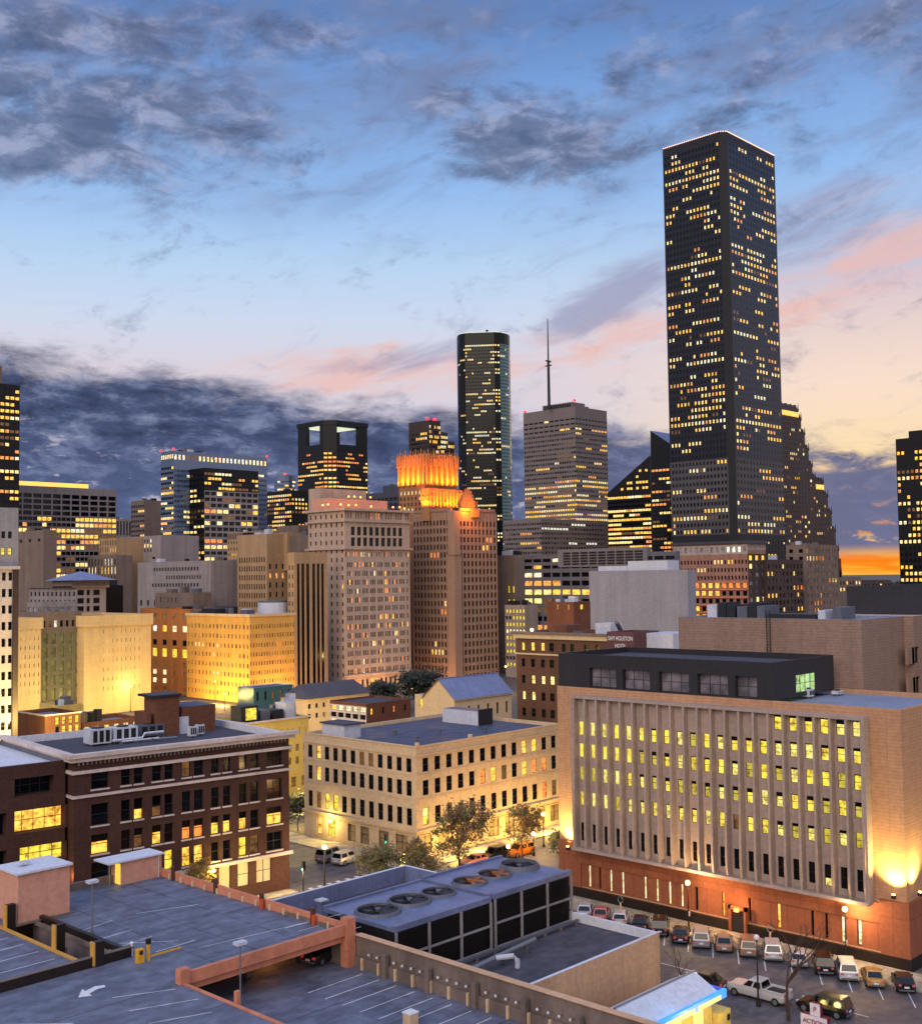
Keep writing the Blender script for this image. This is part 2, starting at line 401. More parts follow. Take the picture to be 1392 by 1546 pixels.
        if chk and not detail and Rw>5 and Lw>7 and cornice is None and par>.4:
            rg=random.Random(int(abs(P[0]*7+P[1])))
            for k in range(rg.randint(3,6)):
                a=rg.uniform(1.,max(1.2,Rw*.5));c=rg.uniform(1.,Lw-4);e=rg.uniform(1,3.);h=rg.uniform(.9,2.6)
                U=MB();U.box(x0+a,x0+min(a+e,Rw-.5),y0+c,y0+min(c+e*1.3,Lw-.5),zr+.003,zr+h+par*.6,rg.choice(('steel_grey','dark_metal','white_metal','old_concrete')));U.build('rooftop_unit',s.e)
        s.n+=1
        s.last=dict(P=P,Lw=Lw,Rw=Rw,zt=zt,zr=zr,o=(ox,oy))
        return s
    def extra(s,name,fn,smooth=False,**kw):
        """fn(MB,ox,oy,V) in local coordinates"""
        M=MB();fn(M);return M.build(name,s.e,smooth=smooth)
WM={}
def winmesh(w,h,k,detail,half):
    key=(round(w,2),round(h,2),k,detail,half)
    if key in WM:return WM[key]
    M=MB();a=w/2+.01;b=h/2+.01
    if half and k not in('dark','dusk','blind'):
        zc=-b+2*b*half;M.quad((-a,0,-b),(a,0,-b),(a,0,zc),(-a,0,zc),k);M.quad((-a,0,zc),(a,0,zc),(a,0,b),(-a,0,b),'dark')
    else:M.quad((-a,0,-b),(a,0,-b),(a,0,b),(-a,0,b),k)
    if detail:
        f=.07 if detail==1 else .05;fm='dark_metal'
        for x0,x1,z0,z1 in ((-a,-a+f,-b,b),(a-f,a,-b,b),(-a+f,a-f,-b,-b+f),(-a+f,a-f,b-f,b),(-a+f,a-f,-f/2,f/2)):
            M.box(x0,x1,-.06,-.004,z0,z1,fm)
        if w>1.6:
            n=int(w/1.1)
            for i in range(1,n):
                x=-a+2*a*i/n;M.box(x-f/2,x+f/2,-.055,-.005,-b+f,b-f,fm)
    me=bpy.data.meshes.new('window');me.from_pydata(M.v,[],M.f)
    for m in M.mats:me.materials.append(MATS[m])
    me.polygons.foreach_set('material_index',M.m);WM[key]=me
    return me
def make_windows():
    vl=bpy.context.view_layer;vl.update();dg=bpy.context.evaluated_depsgraph_get()
    cam=Vector((0,0,H));by={}
    for w in WINS:by.setdefault(w[0].name,[]).append(w)
    tot=0
    for nm,ws in by.items():
        vis=[];rest=[]
        for w in ws:
            par,wc,lc,d,n,ww,hh,k,det,dep,half=w
            px,py,dd=proj(wc)
            ok=False
            if n[0]*wc[0]+n[1]*wc[1]<0 and -5<px<1397 and -5<py<1551:
                tgt=Vector((wc[0]+n[0]*(dep+.25),wc[1]+n[1]*(dep+.25),wc[2]));v=tgt-cam;L=v.length
                hit=sc.ray_cast(dg,cam+v/L*1.,v/L,distance=L-1.6)
                ok=not hit[0]
            (vis if ok else rest).append(w+(ww*hh/(dd*dd),))
        vis.sort(key=lambda w:-w[-1])
        ind=vis[:100];st=vis[100:]+rest
        if 0<len(ind)+len(rest) and len(vis)<=100 and len(rest)<=0:st=[]
        for w in ind:
            par,wc,lc,d,n,ww,hh,k,det,dep,half,_=w
            o=bpy.data.objects.new('window',winmesh(ww,hh,k,det,half));col.objects.link(o);o.parent=par
            z=wc[2]-par.location[2]
            o.location=(wc[0]-par.location[0],wc[1]-par.location[1],z);o.rotation_euler[2]=math.atan2(d[1],d[0]);tot+=1
        if st:
            M=MB()
            for w in st:
                par,wc,lc,d,n,ww,hh,k,det,dep,half,_=w
                x,y,z=wc[0]-par.location[0],wc[1]-par.location[1],wc[2]-par.location[2];a=ww/2;b=hh/2
                M.quad((x-d[0]*a,y-d[1]*a,z-b),(x+d[0]*a,y+d[1]*a,z-b),(x+d[0]*a,y+d[1]*a,z+b),(x-d[0]*a,y-d[1]*a,z+b),k)
            o=M.build('window',st[0][0]);o['kind']='stuff'
    print('windows',len(WINS),'individual',tot)
PW=1.
wallmat('roof_cool',(128,136,158),.3,.8,streak=0)
wallmat('sandstone_grey',(150,124,110),.12,panel=(3.2,.35,.03),streak=.25)
glassmat('dusk_panel',(110,104,112),.35);plain('cream_shutter',(205,190,165),.7)
PAL['greenish']=[('green_lit',1.)]
wallmat('copper',(150,90,50),.3,.4)
def asph(name,c,var=.3,wet=.6,crack=True):
    m,nt,b=newmat(name);L=nt.links;c=s2l(c)
    g=N(nt,'ShaderNodeNewGeometry').outputs['Position']
    n1=N(nt,'ShaderNodeTexNoise');n1.inputs['Scale'].default_value=.12;n1.inputs['Detail'].default_value=8;n1.inputs['Roughness'].default_value=.7;L.new(g,n1.inputs['Vector'])
    n2=N(nt,'ShaderNodeTexNoise');n2.inputs['Scale'].default_value=9;n2.inputs['Detail'].default_value=3;L.new(g,n2.inputs['Vector'])
    n3=N(nt,'ShaderNodeTexNoise');n3.inputs['Scale'].default_value=.9;n3.inputs['Detail'].default_value=6;L.new(g,n3.inputs['Vector'])
    a=ramp(nt,n1.outputs[0],[(.32,tuple(x*(1-var) for x in c)),(.5,c),(.68,tuple(x*(1+var) for x in c))])
    a=mixc(nt,.5,a,ramp(nt,n3.outputs[0],[(.4,tuple(x*.55 for x in c)),(.6,tuple(x*1.3 for x in c))]))
    a=mixc(nt,.25,a,ramp(nt,n2.outputs[0],[(.3,tuple(x*.5 for x in c)),(.7,tuple(x*1.5 for x in c))]))
    if crack:
        v=N(nt,'ShaderNodeTexVoronoi');v.feature='DISTANCE_TO_EDGE';v.inputs['Scale'].default_value=.16
        mx=N(nt,'ShaderNodeMixRGB');mx.inputs[0].default_value=.12;L.new(g,mx.inputs[1]);L.new(n3.outputs[1],mx.inputs[2]);L.new(g,v.inputs['Vector'])
        a=mixc(nt,1.,a,ramp(nt,v.outputs['Distance'],[(0,(.72,.72,.72)),(.012,(1,1,1))]),'MULTIPLY')
    v2=N(nt,'ShaderNodeTexVoronoi');v2.inputs['Scale'].default_value=.55;L.new(g,v2.inputs['Vector'])
    n4=N(nt,'ShaderNodeTexNoise');n4.inputs['Scale'].default_value=.35;n4.inputs['Detail'].default_value=4;L.new(g,n4.inputs['Vector'])
    sm=mth(nt,'MULTIPLY',ramp(nt,mth(nt,'ADD',v2.outputs['Distance'],mth(nt,'MULTIPLY',n2.outputs[0],.25)),[(.2,(1,1,1)),(.42,(0,0,0))]),ramp(nt,n4.outputs[0],[(.45,(0,0,0)),(.6,(1,1,1))]))
    a=mixc(nt,mth(nt,'MULTIPLY',sm,.55),a,tuple(x*.3 for x in c))
    mp=N(nt,'ShaderNodeMapping');mp.inputs['Scale'].default_value=(.3,.8,1);L.new(g,mp.inputs['Vector'])
    n5=N(nt,'ShaderNodeTexNoise');n5.inputs['Scale'].default_value=1.;n5.inputs['Detail'].default_value=5;L.new(mp.outputs[0],n5.inputs['Vector'])
    a=mixc(nt,1.,a,ramp(nt,n5.outputs[0],[(.35,(.76,.76,.79)),(.6,(1.12,1.12,1.12))]),'MULTIPLY')
    L.new(a,b.inputs['Base Color'])
    L.new(ramp(nt,n1.outputs[0],[(.35,(wet,)*3),(.65,(.9,)*3)]),b.inputs['Roughness'])
    bp=N(nt,'ShaderNodeBump');bp.inputs['Strength'].default_value=.2;bp.inputs['Distance'].default_value=.02;L.new(n2.outputs[0],bp.inputs['Height']);L.new(bp.outputs[0],b.inputs['Normal'])
asph('asphalt',(88,84,88));asph('ground_mat',(90,84,78),.3,.9,False);asph('deck_mat',(98,103,120),.6,.35,False);asph('roof_blue',(66,72,94),.75,.4,False);asph('pavement_mat',(165,155,135),.12,.8,False);asph('roof_tar',(74,72,82),.4,.7)
plain('yellow_kerb',(200,150,60),.6);wallmat('stained_wall',(130,118,125),.4,streak=.85);wallmat('kiosk_wall',(215,190,110),.08)
glassmat('glass_green',(120,122,84),.3);wallmat('sage_wall',(122,118,98),.15,panel=(3,4,.08))
wallmat('orange_brick',(172,112,62),.15,streak=.2)
wallmat('maroon_wall',(108,72,76),.15,brick=(.24,.08,.012))
def Z(y0,y1,nr,nc=None,wf=.5,hf=.5,lit=.2,pal='office',**k):
    z=dict(y=(y0,y1),nr=nr,wf=wf,hf=hf,lit=lit,pal=pal,**k)
    if nc:z['nc']=nc
    return z
def latP(px,d):
    q=atd(px,869,d);return (q[0],q[1])
def polyvol(b,base,pts,z1,zones,mat,roof='dark_roof',z0=0.,seed=1,part='wall',back=None,detail=0):
    """pts world xy left to right along the visible side, then the back points"""
    b.empty((base[0],base[1]));T=(b.e,b.o);M=MB()
    n=len(pts)
    for i in range(n):
        p=pts[i];q=pts[(i+1)%n];W=math.hypot(q[0]-p[0],q[1]-p[1]);d=((q[0]-p[0])/W,(q[1]-p[1])/W)
        zz=zones(i,W) if callable(zones) else zones.get(i,[])
        face(M,T,(p[0]-b.o[0],p[1]-b.o[1]),d,W,z0,z1,zz,mat,detail,seed+i)
    M.build(part,b.e)
    R=MB();c=(sum(p[0] for p in pts)/n,sum(p[1] for p in pts)/n)
    R.poly([(p[0]-b.o[0],p[1]-b.o[1],z1-.02) for p in pts],roof);R.build('roof',b.e)
# ================================================================ far towers
# tall dark tower with the bevelled corner
b=Bld('office_tower','tallest dark granite office tower with flat cut-off corner and scattered lit windows','tower')
P=atd(1093,196,700);zt=P[2]
Lw=ext((P[0],P[1],120),AY,1011);Rw=ext((P[0],P[1],120),AX,1182)
ch=3.4;x,y=P[0],P[1]
pts=[(x,y+Lw),(x,y+ch),(x+ch,y),(x+Rw,y),(x+Rw,y+Lw)]
zlow=zat(x,y,806);zm=zat(x,y,690)
def litf(t):return .16+.26*abs(math.sin(t*9.3))+.25*(math.sin(t*23)>.5)
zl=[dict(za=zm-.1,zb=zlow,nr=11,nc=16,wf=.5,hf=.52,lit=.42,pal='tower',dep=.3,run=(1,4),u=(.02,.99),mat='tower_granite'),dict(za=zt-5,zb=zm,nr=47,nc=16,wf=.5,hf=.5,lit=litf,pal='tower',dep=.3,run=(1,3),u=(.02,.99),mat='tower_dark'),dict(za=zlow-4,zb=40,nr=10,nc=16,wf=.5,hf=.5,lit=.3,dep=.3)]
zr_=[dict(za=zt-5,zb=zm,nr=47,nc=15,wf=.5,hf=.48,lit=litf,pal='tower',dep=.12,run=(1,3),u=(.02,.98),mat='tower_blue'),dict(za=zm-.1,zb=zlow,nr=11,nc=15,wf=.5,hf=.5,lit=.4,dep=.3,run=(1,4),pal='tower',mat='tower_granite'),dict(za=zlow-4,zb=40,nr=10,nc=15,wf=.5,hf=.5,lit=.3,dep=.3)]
wallmat('tower_dark',(34,36,48),.2,.4,spec=.3,streak=.1,panel=(3.,3.9,.25))
wallmat('tower_corner',(40,40,46),.15,.5,spec=.3,streak=.1,panel=(1.6,3.9,.2))
wallmat('tower_blue',(46,50,66),.15,.4,spec=.3,streak=.1,panel=(1.5,1.95,.12))
wallmat('tower_granite',(84,80,84),.15,.5,spec=.3,streak=.1,panel=(3.,3.9,.2))  # lighter low floors: cladding change on right face, reflection painted in on left
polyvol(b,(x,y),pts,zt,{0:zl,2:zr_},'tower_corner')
FOOT.append((b.name,x,y,x+Rw,y+Lw,zt))
def f(M):
    for (p,q) in ((pts[0],pts[1]),(pts[1],pts[2]),(pts[2],pts[3])):
        W=math.hypot(q[0]-p[0],q[1]-p[1]);n=max(2,int(W/1.35))
        for i in range(n):
            t=(i+.5)/n;cx=p[0]+(q[0]-p[0])*t-x;cy=p[1]+(q[1]-p[1])*t-y
            M.box(cx-.28,cx+.28,cy-.28,cy+.28,zt,zt+.5,'edge_light')
b.extra('roof_light',f)
# curved green glass tower
wallmat('green_glasswall',(5,9,12),.12,.3,spec=.25,streak=.02,panel=(1.6,3.9,.15))
b=Bld('office_tower','slender rounded tower of dark green glass with pale lit rim','tower')
D=1220
def W_(lat,fw):
    c=latP(735.5,D);return (c[0]+R0[0]*lat+math.cos(yaw)*fw,c[1]+R0[1]*lat+math.sin(yaw)*fw)
pts=[W_(-28.5,20),W_(-28,9),W_(-25.5,2),W_(-20,-3),W_(11,-7),W_(17,-5),W_(22.5,0),W_(26.5,6),W_(28.5,14),W_(28.5,24),W_(20,42),W_(-20,42)]
zt=atd(735,499,D)[2];zb=atd(735,835,D)[2]
def zn(i,W):
    if i>8:return []
    lp=(lambda t:.12+.35*(abs(math.sin(t*15))>.75)+.15*(1-t)) if i in(3,4) else .08
    return [dict(za=zt-12,zb=zb,nr=60,nc=max(2,int(W/2.2)),wf=.55,hf=.45,lit=lp,pal='pale',dep=.1,run=(1,4),unl='dark',mat='teal_wall' if i>4 else 'green_glasswall')]
c0=latP(735.5,D)
polyvol(b,c0,pts,zt,zn,'green_glasswall',seed=40)
def f(M):
    for p,q in zip(pts[:10],pts[1:10]):
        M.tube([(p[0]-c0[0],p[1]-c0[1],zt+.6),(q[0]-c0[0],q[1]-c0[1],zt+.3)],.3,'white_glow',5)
b.extra('roof_edge_light',f)
def f(M):
    for l,w,h in ((-14,3,3),(-2,6,2.5),(4,2,6),(12,4,3),(18,1,4)):
        p=W_(l,10);M.box(p[0]-c0[0]-w/2,p[0]-c0[0]+w/2,p[1]-c0[1]-1,p[1]-c0[1]+1,zt,zt+h,'dark_metal')
b.extra('rooftop_unit',f)
# grey banded tower with mast
b=Bld('office_tower','grey horizontally banded tower topped by a tall antenna mast','tower')
b.vol((868,613),900,l=790,r=916,mat='shell_wall',L=[Z(628,650,3,10,.8,.35,.1,run=(1,3)),Z(650,838,26,22,.7,.42,lambda t:.15+.7*(t<.6),'office',run=(1,6),unl=['dusk','dark'])],
  R=[Z(628,650,3,10,.8,.35,.15),Z(650,838,26,16,.7,.42,lambda t:.15+.7*(t<.6),run=(1,6),unl=['dusk','dark'])],Bk=4)
V=b.last
def f(M):
    ox,oy=V['o'];z=V['zt'];M.box(ox+4,ox+V['Rw']*.5,oy+6,oy+V['Lw']*.68,z,z+4.5,'shell_wall')
    for i in range(12):
        yy=oy+7+i*(V['Lw']*.68-8)/12;M.box(ox+3.6,ox+4-.01,yy,yy+1.6,z+1,z+3.6,'dark_metal')
b.extra('penthouse',f)
Q=atd(829,612,912);mx,my=Q[0]-b.o[0],Q[1]-b.o[1]
def f(M):
    z0=V['zt'];z1=zat(Q[0],Q[1],545);z2=zat(Q[0],Q[1],481)
    M.tube([(mx,my,z0),(mx,my,z1)],[1.3,1.1],'dark_metal',6);M.tube([(mx,my,z1),(mx,my,z2)],[.7,.35],'dark_metal',6);M.box(mx-3,mx+3,my-.5,my+.5,z1-.5,z1+.5,'dark_metal');M.box(mx-.5,mx+.5,my-3,my+3,z1-4,z1-3.2,'dark_metal')
b.extra('antenna_mast',f)
def f(M):M.sphere((V['o'][0]+2,V['o'][1]+2,V['zt']+5),1.2,'red_light',8,5);M.sphere((V['o'][0]+1,V['o'][1]+V['Lw']-1,V['zt']+1),1.2,'red_light',8,5)
b.extra('warning_light',f)
b=Bld('office_building','low grey banded office block in front of the antenna tower')
b.vol((817,783),790,l=760,r=930,mat='shell_wall',L=[Z(787,838,7,16,.7,.45,.25,run=(2,5),unl=['dusk','dark'])],R=[Z(787,838,7,26,.75,.42,.3,'pale',run=(3,9),unl=['dusk','dark'])])
# black slant roofed tower
b=Bld('office_tower','black glass tower with steeply slanted roofs and bands of gold light','tower')
D=800
P=atd(982,742,D);b.vol(P=P,l=917,r=[30],mat='black_granite',L=[Z(745,835,13,16,.9,.5,.72,'office',run=(2,8),dep=.1)])
V=b.last
P2=atd(1040,690,D+6)
ox,oy=V['o'];Lw=V['Lw'];zA=V['zt'];zS=zat(P[0],P[1],688)
def f(M):
    x0,x1=ox,ox+30
    a=(x0,oy+Lw,zA+1);c=(x0,oy,zS);e=(x0,oy,zA);g=(x0,oy+Lw,zA)
    a2=(x1,)+a[1:];c2=(x1,)+c[1:];e2=(x1,)+e[1:];g2=(x1,)+g[1:]
    M.poly([g,e,c,a],'black_granite');M.quad(a,c,c2,a2,'black_granite');M.poly([e,e2,c2,c],'black_granite');M.poly([e2,g2,a2,c2],'black_granite')
b.extra('slanted_roof',f)
def f(M):
    for i in range(4):
        for j in range(9-2*i):
            yy=oy+2+j*2.6;zz=zA+2.2+i*4.
            if random.random()<.45:M.box(ox-.12,ox-.01,yy,yy+1.9,zz,zz+1.6,'gold')
b.extra('lit_window_strip',f)
P=atd(1050,700,D-45);b.vol(P=P,l=983,r=[26],mat='black_granite',L=[Z(702,835,20,12,.8,.5,.45,run=(1,4),dep=.1)],part='side_wall')
V2=b.last
def f(M):
    ox,oy=V2['o'];Lw=V2['Lw'];z=V2['zt'];h=zat(P[0],P[1]+Lw,650)-z;h2=2
    a=(ox,oy+Lw,z+h);c=(ox,oy,z+h2);e=(ox,oy,z);g=(ox,oy+Lw,z);t=lambda p:(ox+26,)+p[1:]
    M.poly([g,e,c,a],'black_granite');M.quad(a,c,t(c),t(a),'blue_metal');M.quad(t(g),g,a,t(a),'black_granite');M.quad(e,t(e),t(c),c,'black_granite');M.poly([t(e),t(g),t(a),t(c)],'black_granite')
b.extra('slanted_roof',f)
# gothic stepped tower
b=Bld('office_tower','stepped gabled rose granite tower with gold lit crown right of tallest tower','tower')
D=905
steps=[(1170,1205,614),(1205,1209,634),(1209,1214,656),(1214,1219,680),(1219,1224,704),(1224,1228,724),(1228,1240,729),(1240,1246,750),(1246,1251,776),(1251,1256,803),(1256,1260,832),(1260,1263,868)]
P0=atd(1170,614,D)
for i,(a,c,yt) in enumerate(steps):
    t=ext(P0,AX,a);X_,Y_=P0[0]+t,P0[1]
    z=zat(X_,Y_,yt);Pq=(X_,Y_,z);w=ext(P0,AX,c)-t
    nn=max(1,int(w/3));h=z-50
    b.vol(P=Pq,l=[26 if i<6 else 22],r=[w],mat='rose_granite',L=[dict(za=z-6,zb=50,nr=int(h/7),nc=5,wf=.5,hf=.5,lit=.15,dep=.2)] if i in(0,6) else [],R=[dict(za=z-6,zb=50,nr=int(h/4),nc=nn,wf=.45,hf=.5,lit=.12 if i else .18,dep=.2,run=(1,2))],chk=False,par=.5)
    V=b.last
    def f(M):
        ox,oy=V['o'];zz=V['zt'];n=5 if i in(0,) else 3 if i==6 else 1
        for k in range(n):
            xx=ox+V['Rw']*(k+.5)/n;wd=V['Rw']/n*.5
            M.poly([(xx-wd,oy,zz),(xx+wd,oy,zz),(xx,oy,zz+5)],'rose_granite');M.poly([(xx-wd,oy,zz),(xx,oy,zz+5),(xx,oy+26,zz+5),(xx-wd,oy+26,zz)],'rose_granite');M.poly([(xx+wd,oy,zz),(xx+wd,oy+26,zz),(xx,oy+26,zz+5),(xx,oy,zz+5)],'rose_granite')
            M.poly([(xx+wd,oy+26,zz),(xx-wd,oy+26,zz),(xx,oy+26,zz+5)],'rose_granite')
        M.tube([(ox+V['Rw'],oy,zz),(ox+V['Rw'],oy,zz+7)],[.7,.1],'rose_granite',5)
        if i in(0,6):M.box(ox+.5,ox+V['Rw']-.5,oy-.6,oy-.1,zz-5,zz-1.2,'gold')
    b.extra('gable',f)
FOOT.append((b.name,P0[0],P0[1],P0[0]+60,P0[1]+26,200))
# right edge tower
b=Bld('office_tower','dark tower cut by the right edge, rows of small gold windows','tower')
b.vol((1470,652),600,l=1352,r=[20],mat='black_granite',L=[Z(660,890,23,17,.6,.5,.5,run=(1,3),dep=.15)])
V=b.last
def f(M):ox,oy=V['o'];M.box(ox+3,ox+18,oy+3,oy+V['Lw']-6,V['zt'],V['zt']+4.,'black_granite')
b.extra('penthouse',f)
# left edge tower
b=Bld('office_tower','black tower cut by the left edge above the white slab','tower')
b.vol((-110,566),560,l=[20],r=30,mat='black_granite',R=[Z(586,880,29,18,.75,.45,.62,run=(1,3),dep=.15,at=20)])
b.vol((-100,540),620,l=[18],r=3,mat='brown_stone',chk=False,z0=0,part='rear_wing')
# wide gridded building with glowing roof
b=Bld('office_building','wide concrete grid office building with glowing golden roof edge')
b.vol((-60,728),600,l=[30],r=176,mat='grey_concrete',R=[Z(749,782,4,16,.84,.72,.03,run=(1,2),dep=.6,at=176),Z(782,890,13,32,.9,.62,.82,'office',run=(1,5),dep=.6,at=176)])
V=b.last
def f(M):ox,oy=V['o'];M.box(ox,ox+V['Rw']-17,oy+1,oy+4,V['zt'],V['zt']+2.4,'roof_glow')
b.extra('lit_roof_screen',f)
b=Bld('office_building','narrow pale striped block left of the small brown tower')
b.vol((176,783),840,l=[20],r=230,mat='grey_concrete',R=[Z(785,810,1,12,.5,.85,.1),Z(810,850,6,10,.6,.5,.5,run=(1,3))])
b=Bld('office_building','small plum brown tower with one lit window row by the blue glass block')
b.vol((218,755),760,l=198,r=262,mat='brown_stone',L=[Z(760,835,10,6,.8,.45,.22,run=(2,4),dep=.1)],R=[])
# blue glass block
b=Bld('office_building','wide blue glass block with row of red lit slots under its roof')
b.vol((262,680),620,l=243,r=403,mat='blue_glasswall',L=[Z(684,693,1,7,.6,.7,1.,'pale',dep=.1),Z(702,870,22,6,.85,.45,.45,run=(1,3),dep=.05,unl='dark')],
  R=[Z(685,694,1,24,.5,.8,1.,'pale',dep=.1),Z(706,870,21,30,.85,.45,.25,run=(1,4),dep=.05,unl='dusk')],Bk=3)
V=b.last
def f(M):
    for t in ((0,0),(V['Rw'],0),(0,V['Lw'])):M.sphere((V['o'][0]+t[0],V['o'][1]+t[1],V['zt']+.8),.7,'red_light',8,5)
b.extra('warning_light',f)
Pf=V['P'];tt=ext(Pf,AX,286)
Pw=(Pf[0]+tt,Pf[1]-14,zat(Pf[0]+tt,Pf[1]-14,706));tt2=0
b.vol(P=Pw,l=[14-.02],r=390,mat='black_granite',L=[Z(712,870,20,4,.8,.45,.3)],R=[Z(711,740,4,16,.8,.5,.5,run=(1,5),dep=.1),Z(740,812,8,9,.86,.62,.35,run=(1,2),dep=.5,mat='grey_concrete'),Z(812,895,9,9,.86,.55,.6,'orange',run=(1,3),dep=.5,mat='grey_concrete')],part='front_wing',chk=False)
b=Bld('office_building','dark block with many small gold windows between blue block and black tower')
b.vol((440,740),680,l=388,r=470,mat='black_granite',L=[Z(744,860,18,16,.65,.5,.55,run=(1,4),dep=.1)],R=[Z(744,860,18,6,.6,.5,.5)])
# small round glass tower
b=Bld('office_tower','small round blue glass tower with a red roof light','tower')
D=900;pts=[]
cc=latP(431,D);r_=8.2*D/900
for i in range(16):
    a=yaw+math.pi+math.pi/2-2*math.pi*i/16*-1
    a=math.pi*2*i/16+.1
    pts.append((cc[0]+r_*math.cos(a),cc[1]+r_*math.sin(a)))
zt=atd(431,719,D)[2]
polyvol(b,cc,pts,zt,lambda i,W:[dict(za=zt-3,zb=atd(431,760,D)[2],nr=6,nc=1,wf=.9,hf=.4,lit=.35,pal='pale',dep=.05,unl='dusk')],'blue_glasswall')
def f(M):M.sphere((0,0,zt+1.5),1.5,'red_light',8,5);M.cyl(0,0,zt,zt+1,r_*.7,'blue_glasswall',12)
b.extra('roof_cap',f)
# black tower with open top
b=Bld('office_tower','black tower with open pale lit loggia at its top corners','tower')
D=860
P=atd(497,633,D);x,y,zt=P
Lw=ext((x,y,120),AY,450);Rw=ext((x,y,120),AX,555)
zo1=zat(x,y,640);zo0=zat(x,y,669);ch=7
b.empty((x,y));T=(b.e,b.o)
pts=[(x,y+Lw),(x,y+ch),(x+ch,y),(x+Rw,y),(x+Rw,y+Lw)]
FOOT.append((b.name,x,y,x+Rw,y+Lw,zt))
zn={0:[dict(za=zat(x,y,680),zb=zat(x,y,800),nr=19,nc=12,wf=.75,hf=.42,lit=.5,pal='orange',dep=.1,run=(1,4))],
    1:[dict(za=zat(x,y,680),zb=zat(x,y,800),nr=19,nc=3,wf=.75,hf=.42,lit=.6,pal='orange',dep=.1,run=(1,4))],
    2:[dict(za=zat(x,y,680),zb=zat(x,y,800),nr=19,nc=14,wf=.75,hf=.42,lit=.55,pal='orange',dep=.1,run=(1,4))]}
polyvol(b,(x,y),pts,zo0,zn,'black_granite',seed=77)
def f(M):
    M.prism([(p[0]-x,p[1]-y) for p in ((x-.6,y+Lw+.6),(x-.6,y+ch-.3),(x+ch-.3,y-.6),(x+Rw+.6,y-.6),(x+Rw+.6,y+Lw+.6))],zo1,zt,'black_granite')
b.extra('roof_slab',f)
def f(M):
    for (a0,a1,b0,b1) in ((0,3,Lw*.72,Lw),(Rw*.76,Rw,0,3),(Rw-5,Rw,Lw-5,Lw)):M.box(a0,a1,b0,b1,zo0-.01,zo1,'black_granite')
    M.prism([(0,Lw*.3),(0,ch),(ch,0),(Rw*.2,0),(Rw*.2,6),(6,Lw*.3)],zo0-.01,zo1,'black_granite')
b.extra('corner_pillar',f)
def f(M):
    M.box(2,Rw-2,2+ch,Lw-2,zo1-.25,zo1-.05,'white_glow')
b.extra('lit_soffit',f)
b=Bld('office_building','dark grey stepped block between the black tower and the glowing crown')
b.vol((640,728),760,l=578,r=[30],mat='dark_granite',L=[Z(738,800,7,9,.75,.6,.03,dep=.5)])
b.vol((640,738),750,l=556,r=[8],mat='dark_granite',L=[Z(745,800,6,13,.75,.6,.05,dep=.4)],chk=False)
# stepped tower behind the crown
b=Bld('office_tower','brown stepped glass tower rising behind the glowing orange crown','tower')
D=900
P0=atd(648,634,D)
b.vol(P=P0,l=617,r=665,mat='rose_granite',L=[Z(650,700,7,9,.7,.5,.3,dep=.1)],R=[Z(640,700,8,7,.65,.55,.4,dep=.1)],chk=False)
for a,c,yt in ((665,676,652),(676,686,666)):
    t=ext(P0,AX,a);q=(P0[0]+t+.02,P0[1],zat(P0[0]+t,P0[1],yt));b.vol(P=q,l=[30],r=c,mat='rose_granite',R=[Z(yt+4,700,int((696-yt)/7),4,.65,.55,.45,'pale',dep=.1)],chk=False,par=.4)
def f(M):
    for k in(2,10):M.sphere((k,4,P0[2]+1.5),1.5,'red_light',8,5)
b.extra('warning_light',f)
FOOT.append((b.name,P0[0],P0[1],P0[0]+50,P0[1]+30,150))
# ================================================================ glowing crown tower
b=Bld('art_deco_tower','art deco stone tower with orange floodlit stepped crown','tower')
b.vol((685,771),440,l=622,r=749,mat='gulf_stone',par=1.2,L=[Z(782,1030,20,11,.6,.62,.03,'home',u=(.02,.9),pier=(.2,.7,'gulf_stone'),pup=2,dep=.3),],
  R=[Z(784,1030,20,10,.6,.62,.04,'home',u=(.1,1),pier=(.2,.7,'gulf_stone'),pup=2,dep=.3)])
V=b.last;Gx,Gy=V['P'][0],V['P'][1]
def f(M):M.box(-1.2,2.2,-1.2,2.2,zat(Gx,Gy,838),V['zt']+.0,'gulf_stone');M.box(-.8,3.,-.8,3.,0,zat(Gx,Gy,838),'gulf_stone')
b.extra('corner_pier',f)
def f(M):
    for i in range(24):
        M.box(-.5,.3,1+i*(V['Lw']-2)/24,1+i*(V['Lw']-2)/24+.7,V['zt'],V['zt']+1.1,'gulf_stone')
    for i in range(22):
        M.box(3+i*(V['Rw']-4)/22,3.7+i*(V['Rw']-4)/22,-.5,.3,V['zt'],V['zt']+1.1,'gulf_stone')
b.extra('battlement',f)
zbase=V['zt']-1.3
# shaft behind, tier A (upper crown)
PA=atd(641,688,458);b.vol(P=PA,l=602,r=689,z0=0,mat='crown_stone',chk=False,part='upper_crown',roof='roof_grey',
  L=[Z(738,800,7,7,.4,.6,.35,'pale',dep=.4),Z(698,732,1,5,.3,.8,0,unl='dark',dep=.5,pier=(.7,1.5,'crown_stone'),pup=2.)],
  R=[Z(738,800,7,9,.4,.6,.25,'pale',dep=.4),Z(698,733,1,6,.3,.8,0,unl='dark',dep=.5,pier=(.7,1.6,'crown_stone'),pup=2.)])
VA=b.last
zA0=zat(PA[0],PA[1],735)
def f(M):
    ox,oy=VA['o'];zz=VA['zt'];m='crown_stone'
    for fc,n in (('L',10),('R',12)):
        W=VA['Lw'] if fc=='L' else VA['Rw']
        for i in range(n+1):
            u=W*i/n;cx,cy=(ox-.5,oy+u) if fc=='L' else (ox+u,oy-.5)
            h=2.2 if i%2 else 1.2
            M.box(cx-.45,cx+.45,cy-.45,cy+.45,zz-4,zz+h*.4,m);M.cyl(cx,cy,zz+h*.4,zz+h+1,.45,m,4,.05)
b.extra('pinnacle',f)
